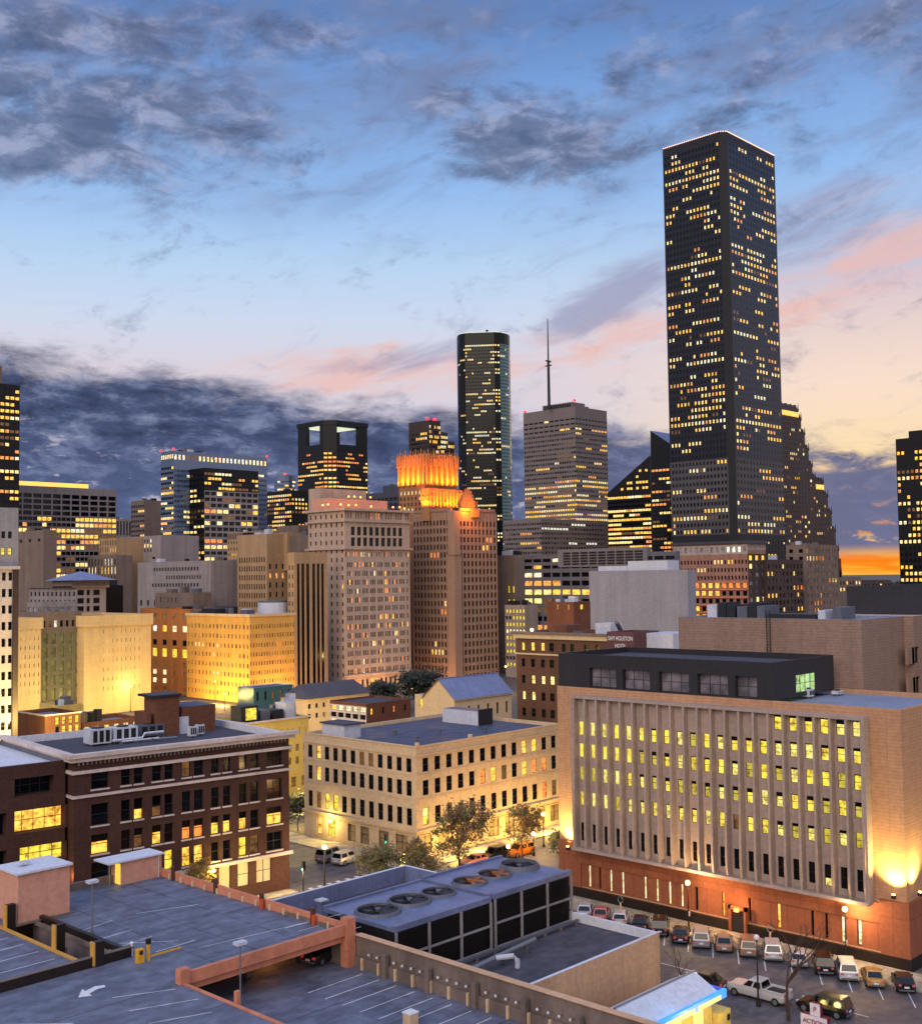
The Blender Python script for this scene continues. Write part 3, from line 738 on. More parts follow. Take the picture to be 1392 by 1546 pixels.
# tier B in front
PB=atd(648,737,448);b.vol(P=PB,l=636,r=698,z0=zbase-2,mat='crown_stone',chk=False,part='lower_crown',roof='roof_grey',
  L=[Z(744,757,2,2,.35,.6,0,dep=.5,pier=(.4,.5,'crown_stone'))],R=[Z(742,758,2,10,.35,.6,0,dep=.5,pier=(.6,.8,'crown_stone'),pdown=2)])
VB=b.last
# little octagonal turret to the right
def f(M):
    q=atd(706,770,452);cx,cy=q[0]-b.o[0],q[1]-b.o[1];z0=zbase-1;z1=zat(q[0],q[1],757)
    for r,a,c in ((3.4,z0,zat(q[0],q[1],757)),(3.0,z1,zat(q[0],q[1],752)),(2.5,zat(q[0],q[1],752),zat(q[0],q[1],747)),(1.9,zat(q[0],q[1],747),zat(q[0],q[1],742)),(1.2,zat(q[0],q[1],742),zat(q[0],q[1],738))):
        M.cyl(cx,cy,a,c,r,'crown_stone',8)
    for k in range(8):
        an=k*math.pi/4;M.box(cx+3.5*math.cos(an)-.3,cx+3.5*math.cos(an)+.3,cy+3.5*math.sin(an)-.3,cy+3.5*math.sin(an)+.3,z0,z1,'crown_stone')
    q=atd(716,778,448)
    M.box(q[0]-b.o[0]-2,q[0]-b.o[0]+2,q[1]-b.o[1]-1,q[1]-b.o[1]+3,z0,zat(q[0],q[1],769),'crown_stone')
b.extra('turret',f)
GULF=dict(VA=VA,VB=VB,b=b,zA0=zA0,zbase=zbase,PA=PA,PB=PB,body=V)
# ================================================================ big hotel
b=Bld('hotel','large pale stone hotel with warm rooftop lamps and paired windows')
hp=[(5,.0)]
b.vol((520,768),404,l=465,r=618,mat='pink_stone',L=[Z(772,1040,20,7,.32,.5,.05,'hotel',dep=.4)],
  R=[Z(770,784,1,26,.5,.75,.08,'hotel',grp=3,dep=.4,unl=['dusk','dark'],at=520),Z(793,826,2,9,.7,.8,.06,'pale',u=(.08,.9),dep=.5,mat='pink_stone'),Z(832,842,1,26,.45,.7,.2,'hotel',grp=2),
     Z(846,1022,13,33,.7,.56,.2,'hotel',grp=3,dep=.2,unl=['dusk','dark','dark'],run=(1,1),u=(.03,.97)),Z(1026,1044,1,14,.5,.7,.55,'hotel')],
  cornice=[(.2,.8,1.2,'pink_stone'),(-4.,.5,.8,'pink_stone'),(-13.6,.6,.9,'pink_stone')],Bk=2)
V=b.last;HV=V
zc=zat(V['P'][0],V['P'][1],1024)
def f(M):M.box(-.9,V['Rw'],-.9,-.003,zc,zc+.8,'pink_stone')
b.extra('lower_cornice',f)
Pp=atd(494,752,412)
b.vol(P=(Pp[0]+0,Pp[1]+0,Pp[2]),l=472,r=585,z0=V['zt']-1.2,mat='salmon_wall',chk=False,part='penthouse',L=[],R=[],par=.4)
Pp=atd(484,737,426);b.vol(P=Pp,l=466,r=553,z0=V['zt']-1.2,mat='pink_stone',chk=False,part='upper_penthouse',par=.4,R=[])
HP=b.last
# ================================================================ tan cluster left of the hotel
b=Bld('office_building','slim buff slab with tall black vertical window strips')
b.vol((444,834),386,l=434,r=494,mat='tan_stone',R=[Z(850,1042,1,1,px=[(449,453.5),(455.5,460.5),(463,468),(472,477),(479,483.5),(485.5,490)],hf=.99,lit=0,dep=.25)],L=[Z(850,1042,14,2,.4,.5,.05)])
b=Bld('office_building','tan block with flat roof and small dark windows behind the tank')
b.vol((403,806),440,l=358,r=450,mat='tan_stone',L=[Z(838,920,6,11,.5,.6,.05,u=(.05,.95),dep=.2)],R=[Z(848,905,4,5,.3,.55,.15,dep=.2)],par=.6)
V=b.last
def f(M):M.box(8,16,-2,6,V['zt']-14,V['zt']+.6,'tan_stone');M.box(20,30,6,20,V['zt'],V['zt']+4,'old_concrete')
b.extra('rooftop_unit',f)
b=Bld('office_building','older building with ribbed crest and a row of glowing orange lamps')
b.vol((402,801),470,l=343,r=[8],mat='tan_stone',L=[Z(802,812,1,16,.3,.9,0,mat='brown_stone'),Z(812,832,2,14,.4,.5,.03),Z(833,838,1,20,.6,.6,1.,'orange'),Z(840,900,5,14,.4,.5,.05)])
b=Bld('office_building','grey building with bare wall and thin upper windows behind the hotel')
b.vol((500,806),428,l=437,r=[12],mat='old_concrete',L=[Z(822,836,1,6,.4,.8,0,u=(.5,.9))])
# left cluster
b=Bld('office_building','plain grey windowless slab behind the white edge tower')
b.vol((66,800),500,l=25,r=[6],mat='brown_stone',L=[Z(812,818,1,3,.3,.8,0)])
b=Bld('office_building','stepped art deco block with vertical ribs beside the grid building')
b.vol((176,812),520,l=150,r=[20],mat='tan_stone',L=[Z(814,845,3,7,.4,.7,.25,dep=.4)],chk=False)
b.vol((176,838),512,l=132,r=[7.9],mat='brown_stone',L=[Z(842,880,3,9,.4,.8,.25,'pale',dep=.4)],chk=False)
b=Bld('office_building','grey older block with a lit upper window row')
b.vol((243,808),520,l=180,r=[20],mat='grey_concrete',L=[Z(812,834,3,10,.45,.7,.35,'pale',u=(.1,.8),dep=.2),Z(840,844,1,3,.2,.9,0),Z(868,920,6,8,.35,.5,0,u=(.0,.6),dep=.2)],chk=False)
b=Bld('office_building','pale grey block with three rows of tiny dark windows')
b.vol((318,846),450,l=208,r=[16],mat='grey_concrete',L=[Z(854,862,1,16,.6,.7,.03,u=(.22,.85)),Z(867,875,1,14,.6,.7,.03,u=(.4,.88)),Z(879,887,1,16,.6,.7,.05,u=(.2,.85)),Z(905,918,1,3,.3,.7,.0,u=(.0,.3))],par=1)
b=Bld('office_building','low brown blank block in front of the pale grey block')
b.vol((292,895),436,l=234,r=[8],mat='brown_stone',L=[Z(900,912,1,6,.3,.7,.0,u=(0,.6),unl=['tan_blind','dark'])],par=.5)
b=Bld('office_building','white framed block with blue pyramid roof')
b.vol((115,886),396,l=44,r=160,mat='grey_concrete',L=[Z(892,902,1,11,.45,.7,0),Z(904,914,1,11,.4,.6,0)],R=[Z(889,926,3,1,px=[(117,127),(131,136),(141,151)],hf=.65,lit=0)],cornice=[(.2,.5,1,'brown_stone')])
V=b.last
def f(M):
    cx,cy=6,8;z=V['zt']
    M.box(cx-7,cx+7,cy-7,cy+7,z-.5,z+2.2,'brown_stone')
    a=[(cx-9,cy-9,z+2.2),(cx+9,cy-9,z+2.2),(cx+9,cy+9,z+2.2),(cx-9,cy+9,z+2.2)];t=(cx,cy,z+5.4)
    for i in range(4):M.poly([a[i],a[(i+1)%4],t],'blue_metal')
    M.poly(a[::-1],'blue_metal')
b.extra('pyramid_roof',f)
b=Bld('office_building','small black blank block right of the pyramid roofed block')
b.vol((161,884),420,l=[8],r=186,mat='black_granite')
# floodlit complex
b=Bld('detention_building','pale floodlit stone building with slot windows and recessed green bay')
P=atd(28,934,330);b.vol(P=P,l=[30],r=62,mat='sand_wall',R=[Z(945,1055,8,5,.15,.45,.3,'pale',dep=.3)],cornice=[(.05,3.2,.5,'sand_wall')])
V=b.last;Yf=P[1]
Pb=atY(127,933,Yf);t=(Pb[0],Pb[1],V['zt'])
b.vol(P=t,l=[30],r=228,mat='sand_wall',R=[Z(948,1050,7,9,.14,.42,.4,'pale',dep=.3,u=(.25,.85),unl=['tan_blind','tan_blind','dark'])],cornice=[(.05,3.4,.5,'sand_wall')],part='main_wing')
P3=atY(62,930,Yf+4);w=ext(P3,AX,128)
b.vol(P=(P3[0],P3[1],V['zt']+1.5),l=[26],r=[w-1],mat='green_stone' if 0 else 'brown_stone',chk=False,part='recessed_bay',R=[Z(936,950,1,7,.5,.7,.7,'pale'),Z(955,1060,5,5,.55,.75,.0,unl='glass_green',dep=.4,mat='sage_wall')])
b.vol(P=(P3[0]+2,P3[1]+3,zat(P3[0],P3[1],910)),l=[10],r=[11],z0=V['zt'],mat='grey_concrete',chk=False,part='penthouse',L=[dict(za=V['zt']+3,zb=V['zt']+.4,nr=1,nc=3,wf=.7,hf=.8,lit=0,unl='blind')],R=[dict(za=V['zt']+3,zb=V['zt']+.4,nr=1,nc=3,wf=.8,hf=.8,lit=0,unl='blind')])
JAIL=dict(P=P,Yf=Yf,V=V,Pb=Pb)
b=Bld('office_building','brown brick block with pale arched windows and one bright lit row')
P=atd(377,928,372);Xo=P[0]
Pq=atX(283,920,Xo+.0)
b.vol(P=(Pq[0]+1.2,Pq[1]+.5,Pq[2]),l=212,r=[15],mat='brown_wall_warm' if 0 else 'orange_brick',L=[Z(925,938,1,5,.45,.6,0,unl='tan_blind'),Z(944,957,1,5,.45,.7,.5,'pale'),Z(966,978,1,5,.45,.7,.3,'pale'),Z(980,996,1,5,.5,.8,1.,'yellow'),Z(998,1055,4,5,.4,.55,.25,'pale',unl='tan_blind')])
b=Bld('office_building','amber floodlit block with cylindrical rooftop tank and nine window rows')
b.vol(P=P,l=282,r=445,mat='orange_wall',L=[Z(940,1058,8,17,.42,.45,.03,'pale',unl=['tan_blind','tan_blind','dusk'],dep=.25)],R=[Z(940,1052,8,17,.45,.45,.08,'orange',unl=['dusk','dark','tan_blind'],dep=.25)],cornice=[(.1,.9,.4,'cream_paint')],roof='roof_grey')
V=b.last
def f(M):M.cyl(17,10,V['zr'],V['zr']+4.2,5.2,'white_metal',20);M.cyl(17,10,V['zr']+4.2,V['zr']+4.8,4.9,'steel_grey',20)
b.extra('rooftop_tank',f)
def f(M):
    for (x0,x1,y0,y1,h) in ((5,8,8,12,2),(2,6,22,30,2.4),(2,8,32,42,1.6),(10,14,26,34,2.8),(9,11,14,17,2.2)):M.box(x0,x1,y0,y1,V['zr'],V['zr']+h,random.choice(('steel_grey','white_metal','dark_metal')))
    for k in range(5):M.cyl(7,20+k*3.2,V['zr'],V['zr']+2.6,1.,'steel_grey',8)
b.extra('rooftop_unit',f)
ORG=V
# white slab at left edge
b=Bld('apartment_slab','tall white ribbed slab building cut by the left edge')
b.vol((-60,764),222,l=[10],r=28,mat='grey_blank',R=[Z(795,845,2,1,px=[(-50,-44),(-36,-30),(-17,-11),(2,8),(12,18)],hf=.42,lit=.35,pal='yellow',dep=.3,detail=1,fix={(0,3):'yellow',(0,4):'yellow'},at=10),Z(858,1160,12,1,px=[(-50,-44),(-36,-30),(-17,-11),(2,8),(12,18)],hf=.5,lit=.12,pal='orange',detail=1,dep=.3,mat='white_trim',at=10)],par=.6)
V=b.last
def f(M):
    ox,oy=V['o'];z=zat(V['P'][0]+V['Rw'],V['P'][1],855);M.box(ox,ox+V['Rw']+.2,oy-.5,oy-.005,z-.6,z,'white_trim');w_=ext((V['P'][0],V['P'][1],40),AX,19);M.box(ox+w_,ox+V['Rw'],oy-.3,oy-.006,0,z-.6,'rose_granite')
b.extra('belt_course',f)
# ================================================================ centre right middle distance
b=Bld('office_building','grey office block with wide gold lit ribbon windows and louvred top floors')
P=atd(1020,832,415);XG=P[0]
b.vol(P=P,l=790,r=[2.5],mat='steel_grey',L=[Z(836,858,2,15,.84,.5,.2,run=(1,3),dep=.4),Z(859,872,1,15,.84,.55,.35,run=(1,2),dep=.4),Z(872,990,8,15,.84,.55,.72,'office',run=(2,5),dep=.4)],chk=True)
V=b.last
def f(M):
    ox,oy=V['o'];Lw=V['Lw'];z=V['zt']
    M.box(ox-.3,ox+2.4,oy+12,oy+Lw*.75,z-5,z+1.8,'louvre_white')
    for i in range(9):
        for j in range(5):
            y0=oy+14+i*(Lw*.75-16)/9;M.box(ox-.5,ox-.31,y0,y0+(Lw*.75-16)/9-.8,z-4.2+j*1.05,z-3.55+j*1.05,'dark_louvre')
b.extra('louvred_plant_room',f)
b=Bld('parking_structure','low open deck structure with bright yellow lit levels beside the grey office')
b.vol(P=(XG-10,atX(792,915,XG-10)[1],atX(825,914,XG-10)[2]),l=762,r=[8],mat='grey_concrete',L=[Z(918,1010,9,6,.8,.5,.9,'yellow',dep=.8,run=(2,6))],chk=True)
b=Bld('office_building','narrow dark brown block right of the art deco tower')
b.vol((778,838),470,l=750,r=[10],mat='brown_stone',L=[Z(880,920,2,2,.3,.5,.7,'yellow',u=(.5,1))])
b=Bld('office_building','huge blank grey windowless block with pale rooftop box')
P=atd(1038,860,330);b.vol(P=P,l=889,r=1050,mat='grey_blank',roof='roof_grey',par=.3)
V=b.last
def f(M):M.box(2,8,8,22,V['zt']-.2,V['zt']+2.8,'white_metal');M.box(2,8,22.2,33,V['zt']-.2,V['zt']+1.4,'white_metal')
b.extra('rooftop_unit',f)
b=Bld('brick_building','orange lit brick block with two small arched windows')
b.vol((866,909),292,l=825,r=891,mat='red_brick',L=[Z(912,922,1,2,.12,.7,1.,'yellow',u=(.2,1))],R=[Z(912,922,1,1,.2,.7,1.,'yellow')],chk=True)
b=Bld('hotel','dark brown brick hotel with pale cornice and painted wall sign','hotel')
P=atd(918,958,240)
b.vol(P=P,l=779,r=[16],mat='brown_brick',detail=1,L=[Z(968,1100,5,1,px=[(788,793),(802,808),(817,823),(830,837),(849,855),(862,868),(883,890),(900,906)],hf=.5,lit=.25,pal='home',dep=.3)],cornice=[(.1,.5,.9,'brown_stone'),(-.4,1.,.5,'cream_paint'),(-4.6,.35,.25,'cream_paint')],roof='roof_grey',par=1.)
V=b.last;SJ=V
PS=atX(957,956,P[0]-1.1);PS=(P[0]-1.1,PS[1],PS[2])
b.vol(P=(PS[0],PS[1],zat(PS[0],PS[1],955)),l=916,r=[9],mat='maroon_wall',chk=False,part='sign_wall')
SV=b.last
def txt(s,size,parent,loc,rotz,mat,name='lettering',ext_=.02,tilt=math.pi/2,xs=1.,font_w=None):
    c=bpy.data.curves.new('lettering','FONT');c.body=s;c.size=size;c.extrude=ext_;c.align_x='CENTER';c.align_y='CENTER'
    if font_w:c.offset=font_w
    o=bpy.data.objects.new('tmp',c);col.objects.link(o)
    bpy.context.view_layer.update();me=bpy.data.meshes.new_from_object(o.evaluated_get(bpy.context.evaluated_depsgraph_get()))
    bpy.data.objects.remove(o)
    me.materials.clear();me.materials.append(MATS[mat])
    for p in me.polygons:p.material_index=0
    t=bpy.data.objects.new(name,me);col.objects.link(t);t.parent=parent;t.location=loc;t.rotation_euler=(tilt,0,rotz);t.scale=(xs,1,1);return t
ox,oy=SV['o']
ym=oy+SV['Lw']/2
txt('SAM HOUSTON',1.2,b.e,(ox-.04,ym,SV['zt']-1.35),-math.pi/2,'white_paint',xs=.72,font_w=.01)
txt('HOTEL',1.1,b.e,(ox-.04,ym,SV['zt']-2.85),-math.pi/2,'white_paint',xs=.8,font_w=.01)
def f(M):
    q=atX(992,956,P[0]+3);M.box(q[0]-b.o[0],q[0]-b.o[0]+8,SV['o'][1]-6.6,SV['o'][1]-.2,10,SV['zt']-.3,'white_metal')
b.extra('white_rooftop_box',f)
def f(M):
    z=V['zr'];M.box(4,10,14,19,z,z+2.5,'red_brick');M.box(5,9,3,7,z,z+3,'white_metal')
    for k in range(4):M.box(3+k,3.6+k,9+k*1.5,10+k*1.5,z,z+1.2,'steel_grey')
    M.tube([(8,2,z+.5),(3,0,z+3.4)],.5,'steel_grey')
b.extra('rooftop_unit',f)
# hotel annex under the tall tower
b=Bld('office_building','pink brick block with orange lit windows at the foot of the tallest tower')
b.vol((1128,817),500,l=1016,r=1156,mat='pink_brick',L=[Z(822,836,1,14,.55,.6,.1,'pale',unl='blind',mat='pale_stone'),Z(842,878,3,22,.5,.5,.12,'home',run=(1,3)),Z(878,950,6,11,.6,.6,.65,'orange',mat='pink_brick',band=(.5,.7,'rust_concrete'),run=(1,4))],
  R=[Z(819,830,1,8,.7,.7,0,unl='blind',mat='pale_stone'),Z(836,950,9,3,.5,.55,.25,'home',mat='rose_granite',unl=['blind','dusk'])],cornice=[(.3,1.2,.8,'dark_granite')])
b=Bld('office_building','dark glass wing with stacked small lit windows right of the pink block')
P=atd(1157,845,508);b.vol(P=P,l=[12],r=1212,mat='rose_granite',R=[Z(850,950,9,10,.5,.55,.3,'home',run=(1,2),unl=['dusk','dark','dark'])])
b=Bld('office_building','tan ribbed wing with pale penthouse at the end of the dark glass wing')
b.vol((1216,822),545,l=[10],r=1263,mat='brown_stone',R=[Z(826,940,10,10,.45,.55,.18,'home',unl=['blind','dusk'],pier=(.4,.8,'brown_stone'),pstep=2)],L=[Z(826,940,10,2,.4,.5,.2)])
# ================================================================ courthouse with the finned screen
b=Bld('courthouse','sandstone office block with projecting screen of tall concrete fins','building')
Q=atz(1373,1467,0);cx,cy=Q[0],Q[1]
zt=zat(cx,cy,1072);Lc=ext((cx,cy,zt),AY,841)
zp=zat(cx,cy+10,1372)   # top of plinth at panel
COURT=(cx,cy,Lc,zt)
# plinth: slot windows below screen
yP0=ext((cx,cy,zt),AY,1311);yP1=ext((cx,cy,zt),AY,876)   # screen extent along Y
zpb=zat(cx-1.5,cy+yP0,1366);zpt=zat(cx-1.5,cy+yP0,1084)
slots=[(888,892),(904,907.5),(920,924),(938,942),(972,976),(990,994),(1009,1013),(1027.5,1031.5),(1049,1054),(1090,1094),(1130,1134),(1173,1178.5),(1224,1229),(1245,1250),(1270,1276),(1294,1301)]
fix={(0,i):('pale' if i in (0,2,3,4,5,6,7,14,15) else 'gold' if i in (9,11) else 'dark') for i in range(len(slots))}
P=(cx,cy,zt)
b.vol(P=P,l=841,r=[16.8],mat='sandstone',detail=1,roof='roof_cool',par=.5,
  L=[dict(za=4.15,zb=1.35,nr=1,px=slots,hf=.92,lit=0,fix=fix,dep=.3,mat='plinth_stone')],
  R=[])
V=b.last
# recolour: plinth cladding and dark base as real cladding slabs
def f(M):
    # solid base course of black stone
    M.box(-.45,-.06,-.45,Lc+.2,0,1.2,'black_base');M.box(-.06,16.8,-.45,-.06,0,1.2,'black_base')
b.extra('base_course',f)
def f(M):
    M.box(-.28,-.006,-.28,yP0-.6,1.2,zpb+.4,'plinth_stone');M.box(-.006,16.8,-.28,-.006,1.2,zpb+.4,'plinth_stone');M.box(-.28,-.006,yP1+.3,Lc,1.2,zpb+.4,'plinth_stone')
    M.box(-.28,-.006,yP0-.6,yP1+.3,4.2,zpb-.02,'plinth_stone')
b.extra('plinth',f)
# screen
nb=21;SX=-.85
bay=(yP1-yP0)/nb
us=[]
rowsz=[]
yr=[1101,1142,1182,1224,1270]
# row centres measured at the near edge
Yn=cy+yP0+1
zc=[zat(cx-1,Yn,v) for v in (1101,1142,1182,1224,1270,1331)]
M=MB();T=(b.e,b.o)
x_=SX
zones=[]
def Zr(zc_,h,fixf=None,nc=21,**k):return dict(za=zc_+h/2+.2,zb=zc_-h/2-.2,nr=1,nc=nb,wf=.4,hf=h/(h+.4),lit=0,dep=.12,**k)
rng=random.Random(5)
for i,z0_ in enumerate(zc):
    if i==0:fx={(0,j):'yellow' for j in range(15,21)};h=1.6
    elif i<5:fx={(0,j):'yellow' for j in range(21)};fx.update({(0,rng.randrange(21)):'dim'} if i==4 else {});h=1.6
    else:fx={(0,j):('yellow' if j in(18,) else 'dark') for j in range(21)};h=2.2
    fx={k:(rng.choice(('yellow','yellow','yellow_dim','yellow_pale','yellow_pale')) if v=='yellow' else v) for k,v in fx.items()}
    if i==0:
        zz=Zr(z0_,h);zz.pop('nc');W=yP1-yP0;cw=W/nb;zz['cols']=[(cw*(j+.22),cw*(j+.8)) for j in range(15,21)];zz['fix']={(0,j):rng.choice(('yellow','yellow_pale')) for j in range(6)}
    else:
        zz=Zr(z0_,h);zz.pop('nc');W=yP1-yP0;cw=W/nb;zz['cols']=[(cw*(j+.22),cw*(j+.8)) for j in range(21)];zz['fix']=fx
    zz['detail']=2;zz['half']=(None,.78,.85,.92,.7) if i<5 else .35
    zones.append(zz)
face(M,T,(x_,yP1),(0,-1),yP1-yP0,zpb,zpt,zones,'fin_concrete',2,11)
M.quad((x_,yP0,zpb),(-.006,yP0,zpb),(-.006,yP0,zpt),(x_,yP0,zpt),'fin_concrete');M.quad((-.006,yP1,zpb),(x_,yP1,zpb),(x_,yP1,zpt),(-.006,yP1,zpt),'fin_concrete')
M.quad((x_,yP0,zpt),(-.006,yP0,zpt),(-.006,yP1,zpt),(x_,yP1,zpt),'fin_concrete');M.quad((x_,yP1,zpb),(-.006,yP1,zpb),(-.006,yP0,zpb),(x_,yP0,zpb),'fin_concrete')
M.build('screen_wall',b.e)
for j in range(nb+1):
    M=MB();yy=yP0+bay*j
    yy=min(max(yy,yP0+.1),yP1-.1);w=.13
    # fin: tapered blade, deeper at the foot
    d0,d1=1.1,.78
    zf0,zf1=zpb+.25,zpt-.3
    A=[(x_-.002,yy-w,zf0),(x_-d0+.15,yy-w,zf0),(x_-d0,yy-w,zf0+1.6),(x_-d1,yy-w,zf1),(x_-.002,yy-w,zf1)]
    B=[(p[0],yy+w,p[2]) for p in A]
    M.poly(A,'fin_concrete');M.poly(B[::-1],'fin_concrete')
    for i in range(5):k=(i+1)%5;M.quad(B[i],B[k],A[k],A[i],'fin_concrete')
    M.build('fin',b.e)
def f(M):
    M.box(x_-.85,x_-.004,yP0-.25,yP1+.25,zpt-.3,zpt+.05,'fin_concrete');M.box(x_-1.2,x_-.004,yP0-.25,yP1+.25,zpb-.1,zpb+.25,'fin_concrete')
    M.box(x_-.9,x_-.004,yP0-.25,yP0-.003,zpb+.25,zpt-.3,'fin_concrete');M.box(x_-.9,x_-.004,yP1+.003,yP1+.25,zpb+.25,zpt-.3,'fin_concrete')
b.extra('screen_frame',f)
# entrance
qe=atX(1118,1395,cx);ye=qe[1]-cy
def f(M):
    M.box(-.7,-.29,ye-1.1,ye-.8,0,3.,'plinth_stone');M.box(-.7,-.29,ye+.8,ye+1.1,0,3.,'plinth_stone');M.box(-.7,-.29,ye-1.1,ye+1.1,2.6,3.,'plinth_stone');M.box(-.5,-.46,ye-.8,ye+.8,.02,2.6,'dark_metal')
b.extra('door',f)
def f(M):M.box(-.95,-.71,ye-.25,ye+.25,2.5,2.8,'lamp_orange')
b.extra('entrance_lamp',f)
# dark penthouse
PH=atX(1165,1001,cx+.02);yb=PH[1]
w=ext((cx+.02,yb,PH[2]),AX,1258)
zz0=zt-.6
b.vol(P=(cx+.02,yb,PH[2]),l=843,r=[w],z0=zt+.0,mat='charcoal_metal',chk=False,part='penthouse',roof='dark_roof',par=.7,
  L=[dict(za=PH[2]-1.6,zb=zt+.15,nr=1,px=[(890,930),(940,981),(995,1040),(1053,1099),(1110,1143)],hf=.98,lit=0,dep=.6,unl='dusk_panel',detail=2)],
  R=[dict(za=PH[2]-1.7,zb=zt+.35,nr=1,px=[(1202,1232)],hf=.96,lit=1.,run=(1,1),pal='greenish',dep=.2,detail=2)])
VP=b.last
# tan block behind
b=Bld('office_building','long sandstone block with flat roof behind the dark penthouse')
X2=cx+w+2.5
P=atX(1300,936,X2);zt2=P[2]
b.vol(P=P,l=1024,r=1364,mat='sandstone_grey',roof='roof_cool',par=.4,parmat='roof_cool')
V=b.last
P4=(P[0]+V['Rw']+.02,P[1]-1.2,zt2+.05)
b.vol(P=P4,l=[14],r=[30],mat='sandstone_grey',roof='roof_white',par=.4,parmat='roof_white',chk=False,part='wing',L=[],R=[dict(za=zt2-3,zb=zt2-10.5,nr=2,px=[(1371,1378),(1382,1389)],hf=.55,lit=0,dep=.3)])
P5=atX(1278,884,X2+26)
b.vol(P=(X2+24,P[1]-16,zt2-.25),l=1278,r=[30],mat='sandstone_grey',chk=False,part='rear_wing',par=.05)
b.vol(P=(X2+24,P[1]-16,zat(X2+24,P[1]-16,884)),l=1278,r=[30],z0=zt2-.2,mat='charcoal_metal',chk=False,part='plant_room')
def f(M):
    # rooftop plant along the left end seen above the parapet
    o=(P[0]-b.o[0],P[1]-b.o[1]);z=zt2
    for pa,pc,h,m in ((1068,1082,1.5,'white_metal'),(1084,1096,1.8,'dark_metal'),(1097,1110,1.5,'dark_metal'),(1113,1128,1.3,'steel_grey'),(1130,1142,1.8,'dark_metal'),(1143,1154,1.4,'steel_grey'),(1235,1246,.9,'white_metal'),(1257,1270,1.3,'steel_grey'),(1160,1232,.35,'dark_metal')):
        q=(X2+5,P[1],z);ya=ext(q,AY,pa);yc=ext(q,AY,pc);M.box(o[0]+5,o[0]+9,o[1]+yc,o[1]+ya,z-.3,z+h,m)
b.extra('rooftop_unit',f)
def f(M):
    o=(P[0]-b.o[0],P[1]-b.o[1]);ya=ext(P,AY,1164)
    for dy in (0,.5):M.box(o[0]-.3,o[0]-.2,o[1]+ya+dy,o[1]+ya+dy+.07,zt2-9,zt2+1.,'dark_metal')
    for k in range(28):M.box(o[0]-.29,o[0]-.21,o[1]+ya+.07,o[1]+ya+.5,zt2-8.9+k*.35,zt2-8.85+k*.35,'dark_metal')
b.extra('wall_ladder',f)
hv=[('small grey roof unit on the pale roof right of the dark penthouse',1222,1056,zt-.5,1.2,1.,1.1),('low white box on the roof behind the grey unit, right of the penthouse',1265,1052,zt-.5,1.6,.8,.6)]
# ================================================================ cream corner building
b=Bld('office_building','cream painted four storey corner block with dark flat roof')
Q=atz(630,1300,0);P=(Q[0],Q[1],zat(Q[0],Q[1],1128))
def rowz(y):return zat(P[0],P[1],y)
fxL={(0,1):'gold',(1,1):'gold',(2,2):'yellow',(2,3):'yellow',(0,6):'dim',(0,7):'dim',(2,1):'dim'}
fxR={(0,9):'gold',(0,10):'gold',(1,5):'orange',(1,6):'gold',(1,9):'gold',(1,7):'dim',(1,10):'orange',(1,11):'orange',(2,0):'yellow',(2,11):'orange',(2,12):'dim',(0,12):'dark'}
def sub(fx,i):return {(0,j):k for (r,j),k in fx.items() if r==i}
RZ=[(1147,1168),(1181,1204),(1223,1249)]
b.vol(P=P,l=459,r=846,mat='cream_paint',detail=1,roof='roof_blue',par=.55,
 L=[dict(za=rowz(a)+.25,zb=rowz(c)-.25,nr=1,nc=12,wf=.52,hf=(rowz(a)-rowz(c))/(rowz(a)-rowz(c)+.5),lit=0,fix=sub(fxL,i),dep=.14,u=(.02,.98)) for i,(a,c) in enumerate(RZ)]+[dict(za=rowz(1262),zb=rowz(1298)+.4,nr=1,cols=[(3.0,4.2),(5.6,7.4),(10.2,12),(13,15),(17,19.2),(20.6,23.2)],hf=.95,lit=0,unl='tan_blind',dep=.25,fix={(0,0):'gold',(0,1):'yellow'})],
 R=[dict(za=rowz(a)+.25,zb=rowz(c)-.25,nr=1,nc=13,wf=.48,hf=(rowz(a)-rowz(c))/(rowz(a)-rowz(c)+.5),lit=0,fix=sub(fxR,i),dep=.14,u=(.02,.98)) for i,(a,c) in enumerate(RZ)]+[dict(za=rowz(1262),zb=rowz(1298)+.4,nr=1,nc=9,wf=.62,hf=.95,lit=0,unl='tan_blind',dep=.2)],
 cornice=[(-1.25,.2,.16,'cream_paint'),(0.04,.18,.12,'cream_paint'),(rowz(1255)-P[2],.35,.28,'cream_paint'),(rowz(1260)-P[2]-.3,.15,.12,'cream_paint'),(rowz(1171)-P[2],.12,.08,'cream_paint'),(rowz(1208)-P[2],.12,.08,'cream_paint')])
V=b.last;CR=V
def f(M):
    for (pa,pb,ya,yb_,dx,w) in ((473,520,1086,1106,5,4),(666,722,1070,1095,None,None)):
        if dx:q=atX(520,1106,P[0]+1.2);y0=q[1]-P[1];M.box(1.2,4.5,y0,y0+5.2,V['zr'],V['zr']+2.1,'white_metal',top='dark_roof');M.box(.9,4.8,y0-.3,y0+5.5,V['zr']+2.1,V['zr']+2.3,'dark_roof')
b.extra('roof_hatch_house',f)
q=atz(722,1096,V['zr']);
def f(M):
    x0=q[0]-P[0];y0=q[1]-P[1];Lb=ext((q[0],q[1],V['zr']+2),AY,668);M.box(x0,x0+3.2,y0,y0+Lb,V['zr'],V['zr']+2.3,'white_metal',top='steel_grey');M.box(x0-.01,x0+3.3,y0-.25,y0-.005,V['zr'],V['zr']+2.6,'dark_metal')
b.extra('stair_house',f)
def f(M):
    for (x0,y0,s) in ((6,6,.5),(14,9,.4),(9,14,.6),(20,5,.4)):M.cyl(x0,y0,V['zr'],V['zr']+.7,s/2,'steel_grey',8);M.cyl(x0,y0,V['zr']+.7,V['zr']+.85,s/1.6,'steel_grey',8)
b.extra('roof_vent',f)
